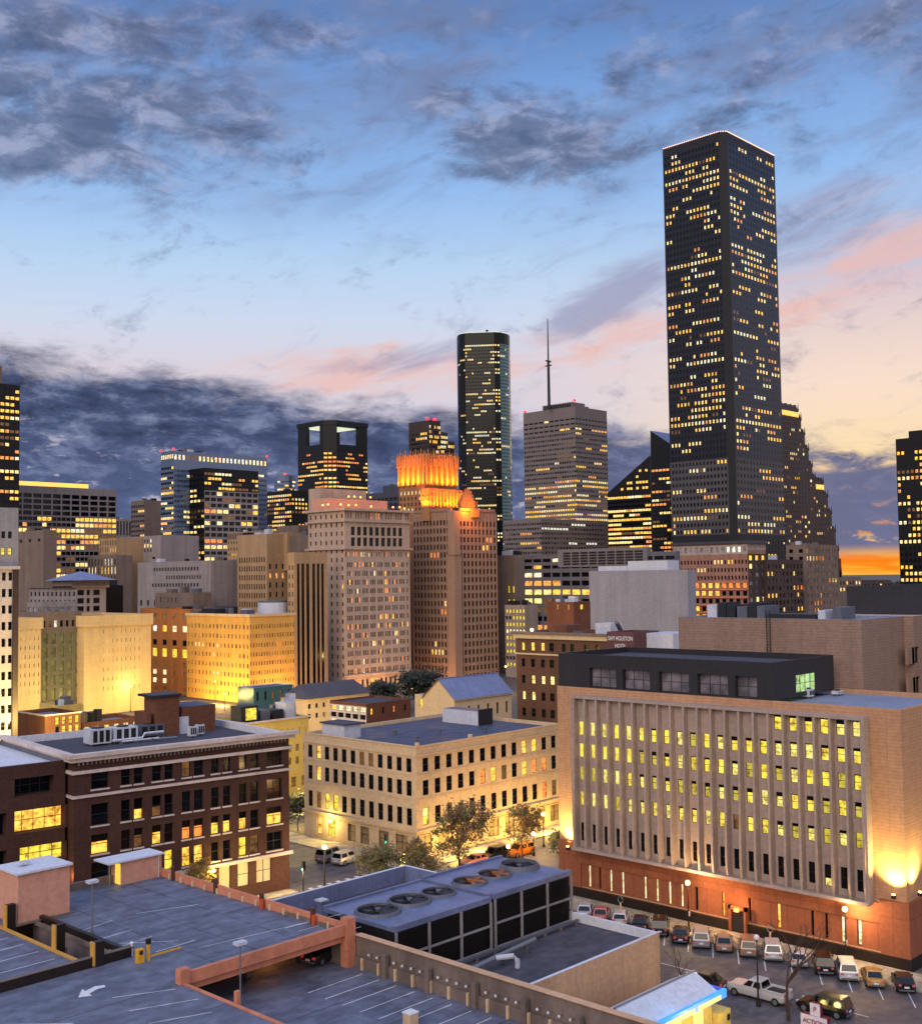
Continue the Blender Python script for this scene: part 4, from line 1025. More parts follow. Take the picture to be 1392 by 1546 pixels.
def f(M):
    for t in (.3,11.3):M.box(t-.25,t+.25,-.15,.3,V['zt'],V['zt']+.55,'cream_paint')
b.extra('finial',f)
def f(M):M.box(-.75,-.35,V['Lw']-7.1,V['Lw']-6.6,3.0,3.35,'lamp_yellow')
b.extra('wall_lamp',f)
# ================================================================ brick block left
b=Bld('brick_building','dark brown brick four storey block with weathered white cornice')
P=(66.1,124.0,19.83)
pxs=[(138,164),(183,197),(202.5,216),(230,244),(248.5,261.5),(275,288),(293,307),(319,331),(337,348.5),(361,373),(378,391),(403,426)]
def rz(y):return zat(66.1,124.0,y)
def RW(y0,y1,fx,**k):return dict(za=rz(y0)+.2,zb=rz(y1)-.2,nr=1,px=pxs,hf=(rz(y0)-rz(y1))/(rz(y0)-rz(y1)+.4),lit=0,fix={(0,j):m for j,m in fx.items()},dep=.35,sill='white_trim',**k)
BRA=rad(-7.);b.ax=(math.cos(BRA),math.sin(BRA),0);BRB=b
P=(P[0],P[1],zat(P[0],P[1],1142))
b.vol(P=P,l=[22],r=436,mat='dark_brick',detail=1,roof='dark_roof',par=.9,parmat='roof_white',
 R=[RW(1170,1196,{5:'dim'}),RW(1219,1252,{2:'gold',3:'dim'},half=.45),RW(1266,1296,{0:'gold',2:'dim',3:'gold',5:'orange',6:'orange',7:'gold',8:'gold',9:'gold',11:'gold'},half=.6),RW(1309,1340,{3:'yellow',4:'yellow',5:'gold',6:'gold',9:'yellow',10:'dim'}),
   dict(za=rz(1350),zb=rz(1392),nr=1,cols=[(2.6,4.4),(6,8),(10,13.5),(15,17),(18.2,19.8),(20.8,22.4),(23.4,25.6)],hf=.96,lit=0,dep=.3,fix={(0,0):'gold',(0,2):'gold'},unl='cream_shutter')],
 cornice=[(.25,.45,1.0,'white_trim'),(-.2,.5,.6,'white_trim'),(-1.75,.35,.35,'white_trim'),(rz(1203)-P[2],.3,.25,'white_trim'),(rz(1345)-P[2],.4,.35,'white_trim')])
V=b.last;BR=V
def f(M):
    z=V['zt']-.3
    for i in range(int(V['Rw']/.51)-1):M.box(.3+i*.51,.3+i*.51+.18,-.5,-.36,z-.8,z-.45,'old_concrete')
b.extra('bracket_row',f)
zr=V['zr']
q=atz(325,1103,zr);
def f(M):
    dx_,dy_=q[0]-66.1,q[1]-124;x1,y0=dx_*math.cos(BRA)+dy_*math.sin(BRA),-dx_*math.sin(BRA)+dy_*math.cos(BRA);a=ext((q[0],q[1],zr+3),BRB.ax,274);c=ext((q[0],q[1],zr+3),BRB.ax,222);M.box(x1+a,x1,y0,y0+6,zr,zr+3.6,'red_brick',top='roof_blue');M.box(x1+a-.5-.01,x1+a-.01-3.8,y0-.4,y0+3.4,zr,zr+5.2,'red_brick');M.box(x1+a-.3,x1+a-4.6,y0-.7,y0+3.7,zr+5.2,zr+5.5,'dark_metal');M.box(x1+c,x1+a-4.35,y0,y0+4,zr,zr+3.2,'red_brick')
    M.box(x1-5.6,x1-4.,y0-.06,y0-.004,zr,zr+2.3,'white_metal')
b.extra('brick_penthouse',f)
# roof air conditioners: things of their own
def hvac(name,label,px,py,z,dx,dy,h,grp=None,rot=0,m='white_metal'):
    q=atz(px,py,z);o=thing(name,label,'air conditioner' if 'air' in name else 'rooftop unit',(q[0],q[1],z+.004),rot,group=grp)
    M=MB();M.box(0,dx,0,dy,.25,h,m);M.build('casing',o)
    M=MB()
    for i in range(3):M.box(dx*(.12+.3*i),dx*(.12+.3*i)+dx*.2,-.03,-.004,.45,h-.2,'dark_louvre')
    M.build('grille',o)
    M=MB();M.cyl(dx*.5,dy*.5,h+.002,h+.15,min(dx,dy)*.35,'dark_metal',12);M.build('fan',o)
    M=MB();
    for a in (.08,dx-.2):
        for c in(.08,dy-.2):M.box(a,a+.12,c,c+.12,0,.25,'steel')
    M.build('frame',o)
    return o
hvac('air_conditioner','large white boxed air conditioner at the left of the brick roof',137,1128,zr,2.7,2.4,2.1)
hvac('air_conditioner','second white boxed air conditioner, right of the large one on the brick roof',172,1124,zr,3.2,2.2,2.)
hvac('air_conditioner','dark grey air conditioner behind the pipes on the brick roof',210,1116,zr,3.6,2.,1.7,m='steel_grey')
hvac('air_conditioner','small white air conditioner, left of the pair before the red penthouse',287,1115,zr,.95,.8,1.5)
hvac('air_conditioner','small white air conditioner, right of the pair before the red penthouse',299,1112,zr,.95,.8,1.5)
for l_,px_,py_,z_,a_,b_2,c_ in hv:hvac('rooftop_unit',l_,px_,py_,z_,a_,b_2,c_)
q=atz(215,1120,zr);o=thing('pipe_run','white ducts and pipes lying across the brick roof','pipes',(q[0],q[1],zr+.004))
M=MB();M.tube([(-4,0,.5),(0,0,.5),(.4,.2,1.),(3,.2,1.)],.16,'white_metal');M.tube([(-3,-.6,.35),(2,-.6,.35)],.12,'white_metal');M.tube([(1,-.6,.35),(1,-1.4,.35),(4,-1.6,.35)],.1,'steel');M.build('duct',o,smooth=True)
M=MB()
for x in(-3,-1,1,3):M.box(x-.06,x+.06,-.7,.3,0,.34,'steel')
M.build('support',o)
# connecting brick block with deep lit openings
b=Bld('brick_building','dark brick block with deep open bays glowing yellow at left edge')
_c,_s=math.cos(BRA),math.sin(BRA);P=(66.1-34*_c-1.6*_s,124.0-34*_s+1.6*_c,0);YL=P[1];BRC=b;b.ax=(_c,_s,0);P=(P[0],P[1],zat(P[0]+34*_c,P[1]+34*_s,1147))
b.vol(P=P,l=[22],r=[33.6],mat='dark_brick',detail=1,roof='roof_white',par=.5,parmat='steel_grey',R=[
  dict(za=zat(64,125.4,1170),zb=zat(64,125.4,1200),nr=1,px=[(22,82)],hf=.9,lit=0,dep=1.6,fix={(0,0):'dark'}),
  dict(za=zat(64,125.4,1218),zb=zat(64,125.4,1256),nr=1,px=[(-40,10),(22,106)],hf=.9,lit=0,dep=1.4,fix={(0,1):'gold'}),
  dict(za=zat(64,125.4,1272),zb=zat(64,125.4,1305),nr=1,px=[(-40,10),(30,101)],hf=.8,lit=0,dep=1.2,fix={(0,1):'yellow'})])
V=b.last
# small left cream thing
b=Bld('office_building','small white block at left edge between slab and brick roof')
b.vol(c=(15,1103),Y=134,l=[6],r=[.8],z0=18.2,mat='white_metal') if 0 else None
# ================================================================ low buildings behind
b=Bld('office_building','yellow lit stucco block with rooftop clutter behind the cream building')
P=atd(372,1092,196);b.vol(P=P,l=[10],r=466,mat='yellow_wall',detail=1,roof='dark_roof',R=[Z(1107,1122,1,8,.18,.8,0,u=(.2,1)),Z(1130,1170,2,6,.5,.55,.0,unl='tan_blind',u=(.25,1)),Z(1180,1240,2,6,.5,.6,.0,unl='tan_blind')],cornice=[(.05,.3,.25,'white_trim')])
V=b.last;YB=V
def f(M):
    z=V['zr'];Y0=1.5
    for (a,c,h,m) in ((335,347,3,'dark_metal'),(348,358,3.4,'steel_grey'),(372,398,3.4,'dark_metal'),(403,416,2.4,'steel_grey'),(420,436,2.2,'dark_metal'),(440,452,3.2,'white_metal')):
        if a<372:continue
        x0=ext(P,AX,a);x1=ext(P,AX,c);M.box(x0,x1,Y0,Y0+3,z,z+h,m)
    rg=random.Random(9)
    for k in range(9):
        x0=ext(P,AX,rg.uniform(376,455));s=rg.uniform(.5,1.6);M.box(x0,x0+s,Y0+3.3,Y0+3.3+s,z,z+rg.uniform(1.,3.2),rg.choice(('steel_grey','dark_metal','white_metal','copper')))
    x0=ext(P,AX,379);M.box(x0,x0+2.2,Y0-.05,Y0-.005,z+1,z+3,'yellow')
    x0=ext(P,AX,446);M.quad((x0,Y0+1,z),(x0+2.2,Y0+1,z),(x0+2.4,Y0+1.5,z+4.6),(x0+1,Y0+1.5,z+4.6),'white_metal');M.quad((x0+2.2,Y0+3,z),(x0,Y0+3,z),(x0+1,Y0+2.5,z+4.6),(x0+2.4,Y0+2.5,z+4.6),'white_metal')
    M.quad((x0-3,Y0+1,z),(x0,Y0+1,z),(x0+1,Y0+1.4,z+3.8),(x0+.6,Y0+1.4,z+4.2),'white_metal')
b.extra('rooftop_unit',f)
b=Bld('glass_pavilion','small teal glass rooftop pavilion lit from inside')
P=atd(383,1039,300);b.vol(P=P,l=[7],r=442,mat='teal_wall',parmat='roof_white',R=[Z(1043,1062,1,5,.3,.7,.6,'pale',detail=1)],par=.3)
b=Bld('hall','low hall with dark gabled roof and pale lit eaves')
P=atd(462,1056,285);b.vol(P=P,l=[10],r=557,mat='cream_paint',R=[Z(1060,1090,2,9,.4,.5,.2,'pale')],par=.05,chk=True)
V=b.last
def f(M):
    z=V['zt'];R_=V['Rw'];M.poly([(-.6,-.8,z),(R_+.6,-.8,z),(R_-1,5,z+3.2),(2,5,z+3.2)],'dark_roof');M.poly([(R_+.6,10.6,z),(-.6,10.6,z),(2,5,z+3.2),(R_-1,5,z+3.2)],'dark_roof');M.poly([(-.6,10.6,z),(-.6,-.8,z),(2,5,z+3.2)],'dark_roof');M.poly([(R_+.6,-.8,z),(R_+.6,10.6,z),(R_-1,5,z+3.2)],'dark_roof');M.quad((-.6,-.8,z-.005),(-.6,10.6,z-.005),(R_+.6,10.6,z-.005),(R_+.6,-.8,z-.005),'dark_metal')
b.extra('gabled_roof',f)
b=Bld('brick_building','low red brick wing with two glowing windows beside the gabled chapel')
P=atd(553,1063,250);b.vol(P=P,l=498,r=620,mat='red_brick',par=.4,detail=1,R=[Z(1070,1082,1,4,.22,.8,.0,fix={(0,0):'gold',(0,2):'orange'})],L=[Z(1068,1100,3,5,.8,.7,.5,'pale',mat='white_trim')])
b=Bld('chapel','sand coloured gabled chapel with blue metal roof','chapel')
P=atd(686,1056,225);b.vol(P=P,l=640,r=772,mat='cream_paint',par=.02,detail=1,R=[Z(1066,1090,1,6,.28,.75,.0)],L=[])
V=b.last
def f(M):
    z=V['zt'];W=V['Lw'];R_=V['Rw'];h=zat(P[0],P[1]+W/2,1026)-z
    M.poly([(0,W,z),(0,0,z),(0,W/2,z+h)],'cream_paint');M.poly([(R_,0,z),(R_,W,z),(R_,W/2,z+h)],'cream_paint')
b.extra('gable',f)
def f(M):
    z=V['zt'];W=V['Lw'];R_=V['Rw'];h=zat(P[0],P[1]+W/2,1026)-z+.12
    for s in(0,1):
        ya=-.4 if s==0 else W+.4;e=[(-.3,ya,z-.1),(R_+.3,ya,z-.1),(R_+.3,W/2,z+h),(-.3,W/2,z+h)]
        if s:e=e[::-1]
        M.poly(e,'blue_metal');M.poly([(a,b_,c-.2) for a,b_,c in e][::-1],'cream_paint')
    M.box(-.35,R_+.35,W/2-.15,W/2+.15,z+h-.05,z+h+.1,'blue_metal')
b.extra('metal_roof',f)
b.vol(P=(P[0]+.8,P[1]+V['Lw']+.02,V['zt']+.2),l=[3.4],r=[5],mat='cream_paint',chk=False,part='side_wing',L=[dict(za=V['zt']-.6,zb=V['zt']-2.4,nr=1,nc=1,wf=.3,hf=.8,lit=1,run=(1,1),pal='yellow')])
# left yellow lit low blocks
b=Bld('brick_building','small red brick building with tall yellow lit windows')
P=atd(68,1080,235);b.vol(P=P,l=[12],r=122,mat='red_brick',detail=1,R=[Z(1084,1112,2,4,.6,.8,1.2,'yellow',u=(.25,1))],roof='roof_grey',cornice=[(.05,.3,.2,'white_trim')])
b=Bld('shop_building','low cream building glowing under street lamps left of the brick shop')
P=atd(30,1098,262);b.vol(P=P,l=[9],r=72,mat='yellow_wall',R=[Z(1104,1125,1,4,.3,.7,.8,'yellow')],roof='roof_white')
b=Bld('brick_building','low red brick shed with flat roof in front of the floodlit wall')
P=atd(124,1092,246);b.vol(P=P,l=[10],r=212,mat='red_brick',roof='roof_grey',R=[Z(1097,1110,1,6,.5,.7,.8,'yellow')])
b=Bld('office_building','pale low block behind the red brick sheds')
P=atd(88,1066,290);b.vol(P=P,l=[10],r=125,mat='yellow_wall',roof='roof_white')
# ================================================================ ground, streets, pavements
M=MB();M.quad((-3000,-3000,-.03),(9000,-3000,-.03),(9000,9000,-.03),(-3000,9000,-.03),'ground_mat');struct(M.build('ground'))
cx,cy,Lc,zc_t=COURT
M=MB()
M.quad((94.5,-40,0),(110.6,-40,0),(110.6,600,0),(94.5,600,0),'asphalt')
struct(M.build('street'))
M=MB();M.quad((66.5,99.5,.004),(94.49,99.5,.004),(94.49,118.5,.004),(66.5,118.5,.004),'asphalt');M.quad((110.61,99.5,.004),(420,99.5,.004),(420,114.5,.004),(110.61,114.5,.004),'asphalt');struct(M.build('cross_street'))
M=MB();M.box(110.6,cx-.5,-40,98,-.02,.14,'pavement_mat');M.box(cx-.5,200,Lc+cy+.25,98,-.02,.14,'pavement_mat');M.box(66,94,118.6,123.9,-.02,.14,'pavement_mat')
M.box(110.7,114.9,114.6,150,-.02,.14,'pavement_mat');M.box(114.9,160,114.6,118.6,-.02,.14,'pavement_mat');M.box(93.2,94.4,62,97,-.02,.14,'pavement_mat')
struct(M.build('pavement'))
M=MB();M.quad((70,20,.006),(94.4,20,.006),(94.4,61.9,.006),(70,61.9,.006),'asphalt');struct(M.build('parking_lot'))
# painted markings on the street
def seg(M,a,b_,w,z,m='white_paint'):
    dx,dy=b_[0]-a[0],b_[1]-a[1];l=math.hypot(dx,dy);nx,ny=-dy/l*w/2,dx/l*w/2
    M.poly([(a[0]-nx,a[1]-ny,z),(b_[0]-nx,b_[1]-ny,z),(b_[0]+nx,b_[1]+ny,z),(a[0]+nx,a[1]+ny,z)],m)
M=MB()
hd=rad(32)
asph('worn_paint',(205,205,208),.15,.8,False)
for k in range(-2,20):
    y0=45.2+k*3.02
    seg(M,(110.4,y0+2.),(110.4-4.6*math.cos(hd),y0+2.-4.6*math.sin(hd)),.12,.006,'worn_paint')
for y0 in (38,47,56,65,74,83):seg(M,(101.6,y0),(101.6,y0+4),.14,.006,'worn_paint')
for k in range(9):
    seg(M,(96.2+k*1.55,96.2),(96.2+k*1.55,99.2),.6,.006,'worn_paint');seg(M,(96.2+k*1.55,116.2),(96.2+k*1.55,119.2),.6,.006,'worn_paint')
for k in range(9):seg(M,(111.5,101.+k*1.5),(114.3,101.+k*1.5),.6,.009,'worn_paint')
struct(M.build('road_marking'))
# ================================================================ garage
b=Bld('parking_garage','low concrete parking garage with blue grey open roof decks','garage')
b.empty((49,76));gx,gy=49,76;GAR=b
ZD=10.;ZL=7.2
def gb(M,x0,x1,y0,y1,z0,z1,m,top=None):M.box(x0-gx,x1-gx,y0-gy,y1-gy,z0,z1,m,top)
M=MB();gb(M,30,65.2,76,106,ZD-.5,ZD,'old_concrete','deck_mat');gb(M,30,48.9,40,75.99,ZD-.5,ZD,'old_concrete','deck_mat')
# opening between left stalls and deck: carve by building strips
M=MB()
gb(M,50.,65.2,76.4,106,ZD-.5,ZD,'old_concrete','deck_mat')
gb(M,30,49.99,76.4,84.2,ZD-.5,ZD,'old_concrete','deck_mat')
gb(M,30,49.0,40,76.39,ZD-.5,ZD,'old_concrete','deck_mat')
gb(M,49.0,49.99,76.0,76.39,ZD-.5,ZD,'old_concrete','deck_mat')
gb(M,30,46.3,84.6,106,ZD-.5,ZD-.02,'old_concrete','deck_mat')
gb(M,46.31,49.99,100.5,106,ZD-.5,ZD-.02,'old_concrete','deck_mat')
M.build('upper_deck',b.e)
M=MB();gb(M,49.2,66.,30,92,ZL-.4,ZL,'old_concrete','deck_mat');gb(M,30,49.19,84.2,104,ZL-.4,ZL-.01,'old_concrete','deck_mat');gb(M,30,65.2,30,106,-.02,ZL-3.2,'old_concrete','deck_mat');M.build('lower_deck',b.e)
M=MB();gb(M,30,65.4,106.01,106.4,0,ZD+.7,'old_concrete');gb(M,65.21,65.6,76.5,106.0,0,ZD-.45,'old_concrete');gb(M,66.01,66.4,30,76.0,0,ZL+2.6,'old_concrete');M.build('outer_wall',b.e)
# orange edge beam
M=MB();gb(M,49.3,65.6,75.75,76.1,ZD-.15,ZD+.75,'rust_concrete');gb(M,49.6,65.4,76.11,76.38,ZD-.75,ZD-.2,'rust_concrete');gb(M,48.8,49.6,75.5,76.2,ZD-1.,ZD+1.1,'rust_concrete');gb(M,65.,65.9,75.5,76.4,ZL,ZD+1.25,'rust_concrete')
M.build('edge_beam',b.e)
M=MB();gb(M,49.0,49.19,40,75.5,ZD+.0,ZD+.14,'rust_concrete');gb(M,46.31,46.6,84.6,100.5,ZD-.4,ZD+.12,'yellow_kerb');M.build('kerb',b.e)
# parapet wall along the far right, with cap, slats and posts
M=MB();gb(M,65.22,65.5,76.5,105.9,ZD-.02,ZD+.75,'rust_concrete')
gb(M,65.05,65.2,76.4,84,ZD,ZD+.3,'old_concrete');M.build('parapet',b.e)
for k in range(14):
    M=MB();y0=78+k*2.05;gb(M,65.0,65.2,y0,y0+.2,ZD+.003,ZD+.5,'cream_paint');M.build('bollard',b.e)
for k in range(4):
    M=MB();y0=80+k*7.3;gb(M,64.95,65.21,y0,y0+.35,ZD+.003,ZD+1.35,'bronze');M.build('post',b.e)
for y0 in (87.,79.6):
    M=MB();gb(M,64.7,64.95,y0,y0+.25,ZD+.003,ZD+.85,'orange_paint');M.build('standpipe',b.e)
# dark beam in the foreground left
M=MB();gb(M,30,49.9,84.21,84.59,ZD-.5,ZD+.75,'black_base');gb(M,30,50.0,84.16,84.64,ZD+.751,ZD+.8,'old_concrete');M.build('crash_wall',b.e)
M=MB();gb(M,50.0-.32,50.0-.02,84.6,100.4,ZL,ZD-.3,'stained_wall');gb(M,49.7,50.1,84.65,100.4,ZD+.002,ZD+.45,'black_base');gb(M,49.2,49.35,84.65,100.4,ZD-.25,ZD+.1,'old_concrete')
M.build('ramp_wall',b.e)
wallm=0
for (px,py,h) in ((38,1397,2.4),(89,1435,2.4),(143,1462,2.3)):
    M=MB();q=atz(px,py,ZD);gb(M,46.62,47.4,q[1],q[1]+.55,ZL,ZD+h-.4,'black_base');gb(M,46.5,46.62,q[1]-.02,q[1]+.57,ZD+.12,ZD+h-.4,'yellow_kerb');M.build('column',b.e)
# inner wall beside the sunken deck: dark under the edge beam plus ramp wall with bollards
M=MB()
gb(M,65.7,66.0,30,75.4,ZL+.001,ZL+.9,'old_concrete');gb(M,65.75,66.45,30,75.4,ZL+2.6,ZL+2.66,'beige_concrete');M.build('barrier',b.e)
for k in range(13):
    M=MB();y0=50+k*2.02;gb(M,65.45,65.66,y0,y0+.16,ZL+.003,ZL+.95,'cream_paint');M.build('bollard',b.e)
for k in range(5):
    M=MB();y0=51.2+k*5.;gb(M,65.3,65.69,y0,y0+.45,ZL+.003,ZL+1.9,'old_concrete');M.build('column',b.e)
for k in range(24):
    M=MB();y0=50.2+k*1.01;M.box(65.52-gx,65.64-gx,y0-gy,y0+.16-gy,ZL+1.3,ZL+1.46,'white_paint');M.box(65.64-gx,65.99-gx,y0+.04-gy,y0+.1-gy,ZL+1.34,ZL+1.4,'steel');M.build('wall_light',b.e)
for (x_,y_) in ((52,80),(58,80),(63,80),(52,88),(58,88),(48,92)):
    M=MB();gb(M,x_,x_+.5,y_,y_+.5,ZL,ZD-.5,'old_concrete');M.build('column',b.e)
# deck paint
M=MB()
def sg(a,b_,z=ZD+.006,w=.12,m='worn_paint'):
    seg(M,(a[0]-gx,a[1]-gy),(b_[0]-gx,b_[1]-gy),w,z,m)
for (p,q) in (((170,1507),(265,1494)),((195,1527),(300,1509)),((225,1546),(320,1529)),((235,1438),(295,1420)),((180,1425),(270,1421)),((0,1548),(110,1546)),
   ((450,1407),(500,1393)),((470,1418),(545,1400)),((430,1402),(470,1392)),((110,1410),(170,1390)),((130,1425),(200,1404)),((160,1437),(230,1414)),((205,1380),(300,1366)),((300,1432),(560,1370))):
    a=atz(p[0],p[1],ZD);c=atz(q[0],q[1],ZD);sg(a,c,w=.1)
for k in range(7):
    y0=85.8+k*2.7;sg((39.5,y0),(45.6,y0),ZD-.014,.11)
for k in range(12):
    y0=50+k*2.05+1;sg((59.2,y0),(64.9,y0),ZL+.006,.11)
for k in range(9):
    y0=48+k*2.6;sg((50,y0),(54,y0),ZL+.006,.11)
sg((46.2,49),(46.2,50),ZD+.006)
M.build('stall_marking',b.e)
M=MB()
for k in range(6):sg((50.3,78.5+k*5.),(65.,78.5+k*5.),ZD+.004,.07,'black_base')
for k in range(3):sg((53.5+k*4.,76.8),(53.5+k*4.,105),ZD+.0042,.06,'black_base')
for k in range(5):sg((34,52+k*6.),(48.8,52+k*6.),ZD+.004,.06,'black_base')
for k in range(5):sg((49.6,46+k*6.),(65.4,46+k*6.),ZL+.004,.06,'black_base')
M.build('expansion_joint',b.e)
M=MB()
ar=[(118,1507),(137,1495),(135,1499),(147,1498),(158,1491),(158,1488),(142,1490),(128,1496),(131,1493),]
ar=[(118,1507),(124,1494),(129,1497),(143,1490),(158,1488),(159,1491),(147,1494),(135,1501),(139,1504)]
M.poly([(atz(a,c,ZD)[0]-gx,atz(a,c,ZD)[1]-gy,ZD+.008) for a,c in ar][::-1],'white_paint');M.build('arrow_marking',b.e)
# yellow ticket post and barrier
def thing_at(name,label,cat,px,py,z,rot=0,group=None):
    q=atz(px,py,z);return thing(name,label,cat,(q[0],q[1],z+.005),rot,group)
o=thing_at('ticket_machine','yellow ticket machine box at the ramp corner','ticket machine',211,1454,ZD)
M=MB();M.box(-.28,.28,-.22,.22,0,1.05,'yellow_paint');M.build('cabinet',o);M=MB();M.box(-.15,.15,-.25,-.224,.65,.95,'dark_metal');M.build('panel',o)
o=thing_at('gate_post','slim yellow gate post with black head beside the ticket machine','post',224,1451,ZD)
M=MB();M.box(-.1,.1,-.1,.1,0,1.3,'yellow_paint');M.build('post',o);M=MB();M.box(-.16,.16,-.16,.16,1.3,1.7,'dark_metal');M.build('head',o);M=MB();M.box(.12,3,-.05,.05,.25,.37,'yellow_paint');M.build('barrier_arm',o)
o=thing_at('hydrant','white and red standpipe beside the ticket machine','hydrant',199,1444,ZD)
M=MB();M.cyl(0,0,0,.9,.09,'white_paint',8);M.sphere((0,0,1.),.15,'white_paint',8,5);M.build('body',o,smooth=True);M=MB();M.box(-.2,.2,-.05,.05,.55,.7,'red_paint');M.build('outlet',o)
o=thing_at('hydrant','orange standpipe by the corner of the left pink stair house','hydrant',100,1375,ZD)
M=MB();M.cyl(0,0,0,.8,.09,'orange_paint',8);M.sphere((0,0,.9),.13,'orange_paint',8,5);M.build('body',o,smooth=True);M=MB();M.box(-.18,.18,-.05,.05,.5,.62,'orange_paint');M.build('outlet',o)
o=thing_at('concrete_block','pale square concrete stub at the bottom edge of the sunken deck','block',620,1549,ZL)
M=MB();M.box(-.4,.4,-.4,.4,0,.9,'cream_paint');M.build('block',o);M=MB();M.box(-.45,.45,-.45,.45,.9,1.,'white_paint');M.build('cap',o)
# deck lamps
def decklamp(label,px,py,h,z,grp='lamp poles on the garage deck'):
    o=thing_at('deck_lamp',label,'lamp pole',px,py,z,group=grp)
    M=MB();M.tube([(0,0,0),(0,0,h)],[.09,.05],'steel',8);M.cyl(0,0,0,.25,.2,'old_concrete',8);M.build('pole',o)
    M=MB();M.box(-.45,.45,-.32,.32,h,h+.22,'white_metal');M.build('lamp_head',o)
    M=MB();M.box(-.38,.38,-.26,.26,h-.04,h-.002,'sign_white');M.build('lens',o)
decklamp('grey lamp pole beside the ramp opening, middle of the deck poles',139,1413,4.4,ZD)
decklamp('grey lamp pole rising in front of the orange edge beam',363,1528,5.,ZL+.0)
decklamp('grey lamp pole in front of the left pink stair house',35,1385,4.7,ZD)
# stair houses
b2=Bld('stair_house','large pink stair house with flat white roof at the left edge','stair house')
b2.group='pink stair houses'
q=atz(27,1398,ZD)
z0=zat(q[0],q[1],1322)
w=ext((q[0],q[1],ZD),AX,105)
o=thing('stair_house','larger pink stair house with flat white roof at the left edge','stair house',(q[0],q[1],ZD+.003),group='pink stair houses')
M=MB();M.box(0,w,0,4.,0,z0-ZD,'salmon_wall');M.build('wall',o);M=MB();M.box(-.25,w+.2,-.25,4.2,z0-ZD,z0-ZD+.18,'roof_white');M.build('roof',o);M=MB();M.box(-.3,w+.3,-.3,-.003,0,.14,'old_concrete');M.build('kerb',o)
q=atz(184,1337,ZD);z0=zat(q[0],q[1],1302);w=ext((q[0],q[1],ZD),AX,244)
o=thing('stair_house','smaller pink stair house with overhanging white roof by the brick building','stair house',(q[0],q[1],ZD+.003),group='pink stair houses')
M=MB();M.box(0,w,0,2.,0,z0-ZD,'salmon_wall');M.build('wall',o);M=MB();M.box(-1.6,w+.15,-.3,2.6,z0-ZD,z0-ZD+.15,'roof_white');M.build('roof',o)
M=MB();M.box(-.06,-.004,.25,1.2,0,2.,'kiosk_glow');M.build('doorway',o);M=MB();M.tube([(-1.2,.3,0),(-1.2,.3,z0-ZD)],.06,'steel');M.tube([(w-.4,-.1,0),(w-.4,-.1,z0-ZD)],.06,'white_metal');M.build('post',o)
# ================================================================ plant building with cooling towers
zB=6.22;zR=5.4
b=Bld('plant_building','low beige concrete building with parapet carrying the cooling towers','building')
b.vol(P=(67.2,63.3,zB),l=[34.5],r=[25.8],mat='beige_concrete',detail=1,roof='roof_tar',par=zB-zR,parmat='roof_white',z0=0)
def f(M):M.box(25.4-.0,25.42,0,10,zR,zR+.1,'steel')
M=MB();M.box(.36,25.4,33.7,34.14,zR-.2,9.3 if 0 else zB+.9,'blue_metal',top='roof_white');M.box(25.0,25.44,24,33.69,zR-.2,zB+.9,'blue_metal',top='roof_white');M.build('rear_parapet',b.e)
def f(M):
    M.box(8,8.6,28,28.6,zR,zR+2.3,'blue_metal');M.box(7.8,8.8,27.8,28.8,zR+2.3,zR+2.45,'white_metal')
b.extra('chimney',f)
wallmat('blue_metal2',(108,118,152),.3,.4,streak=.5)
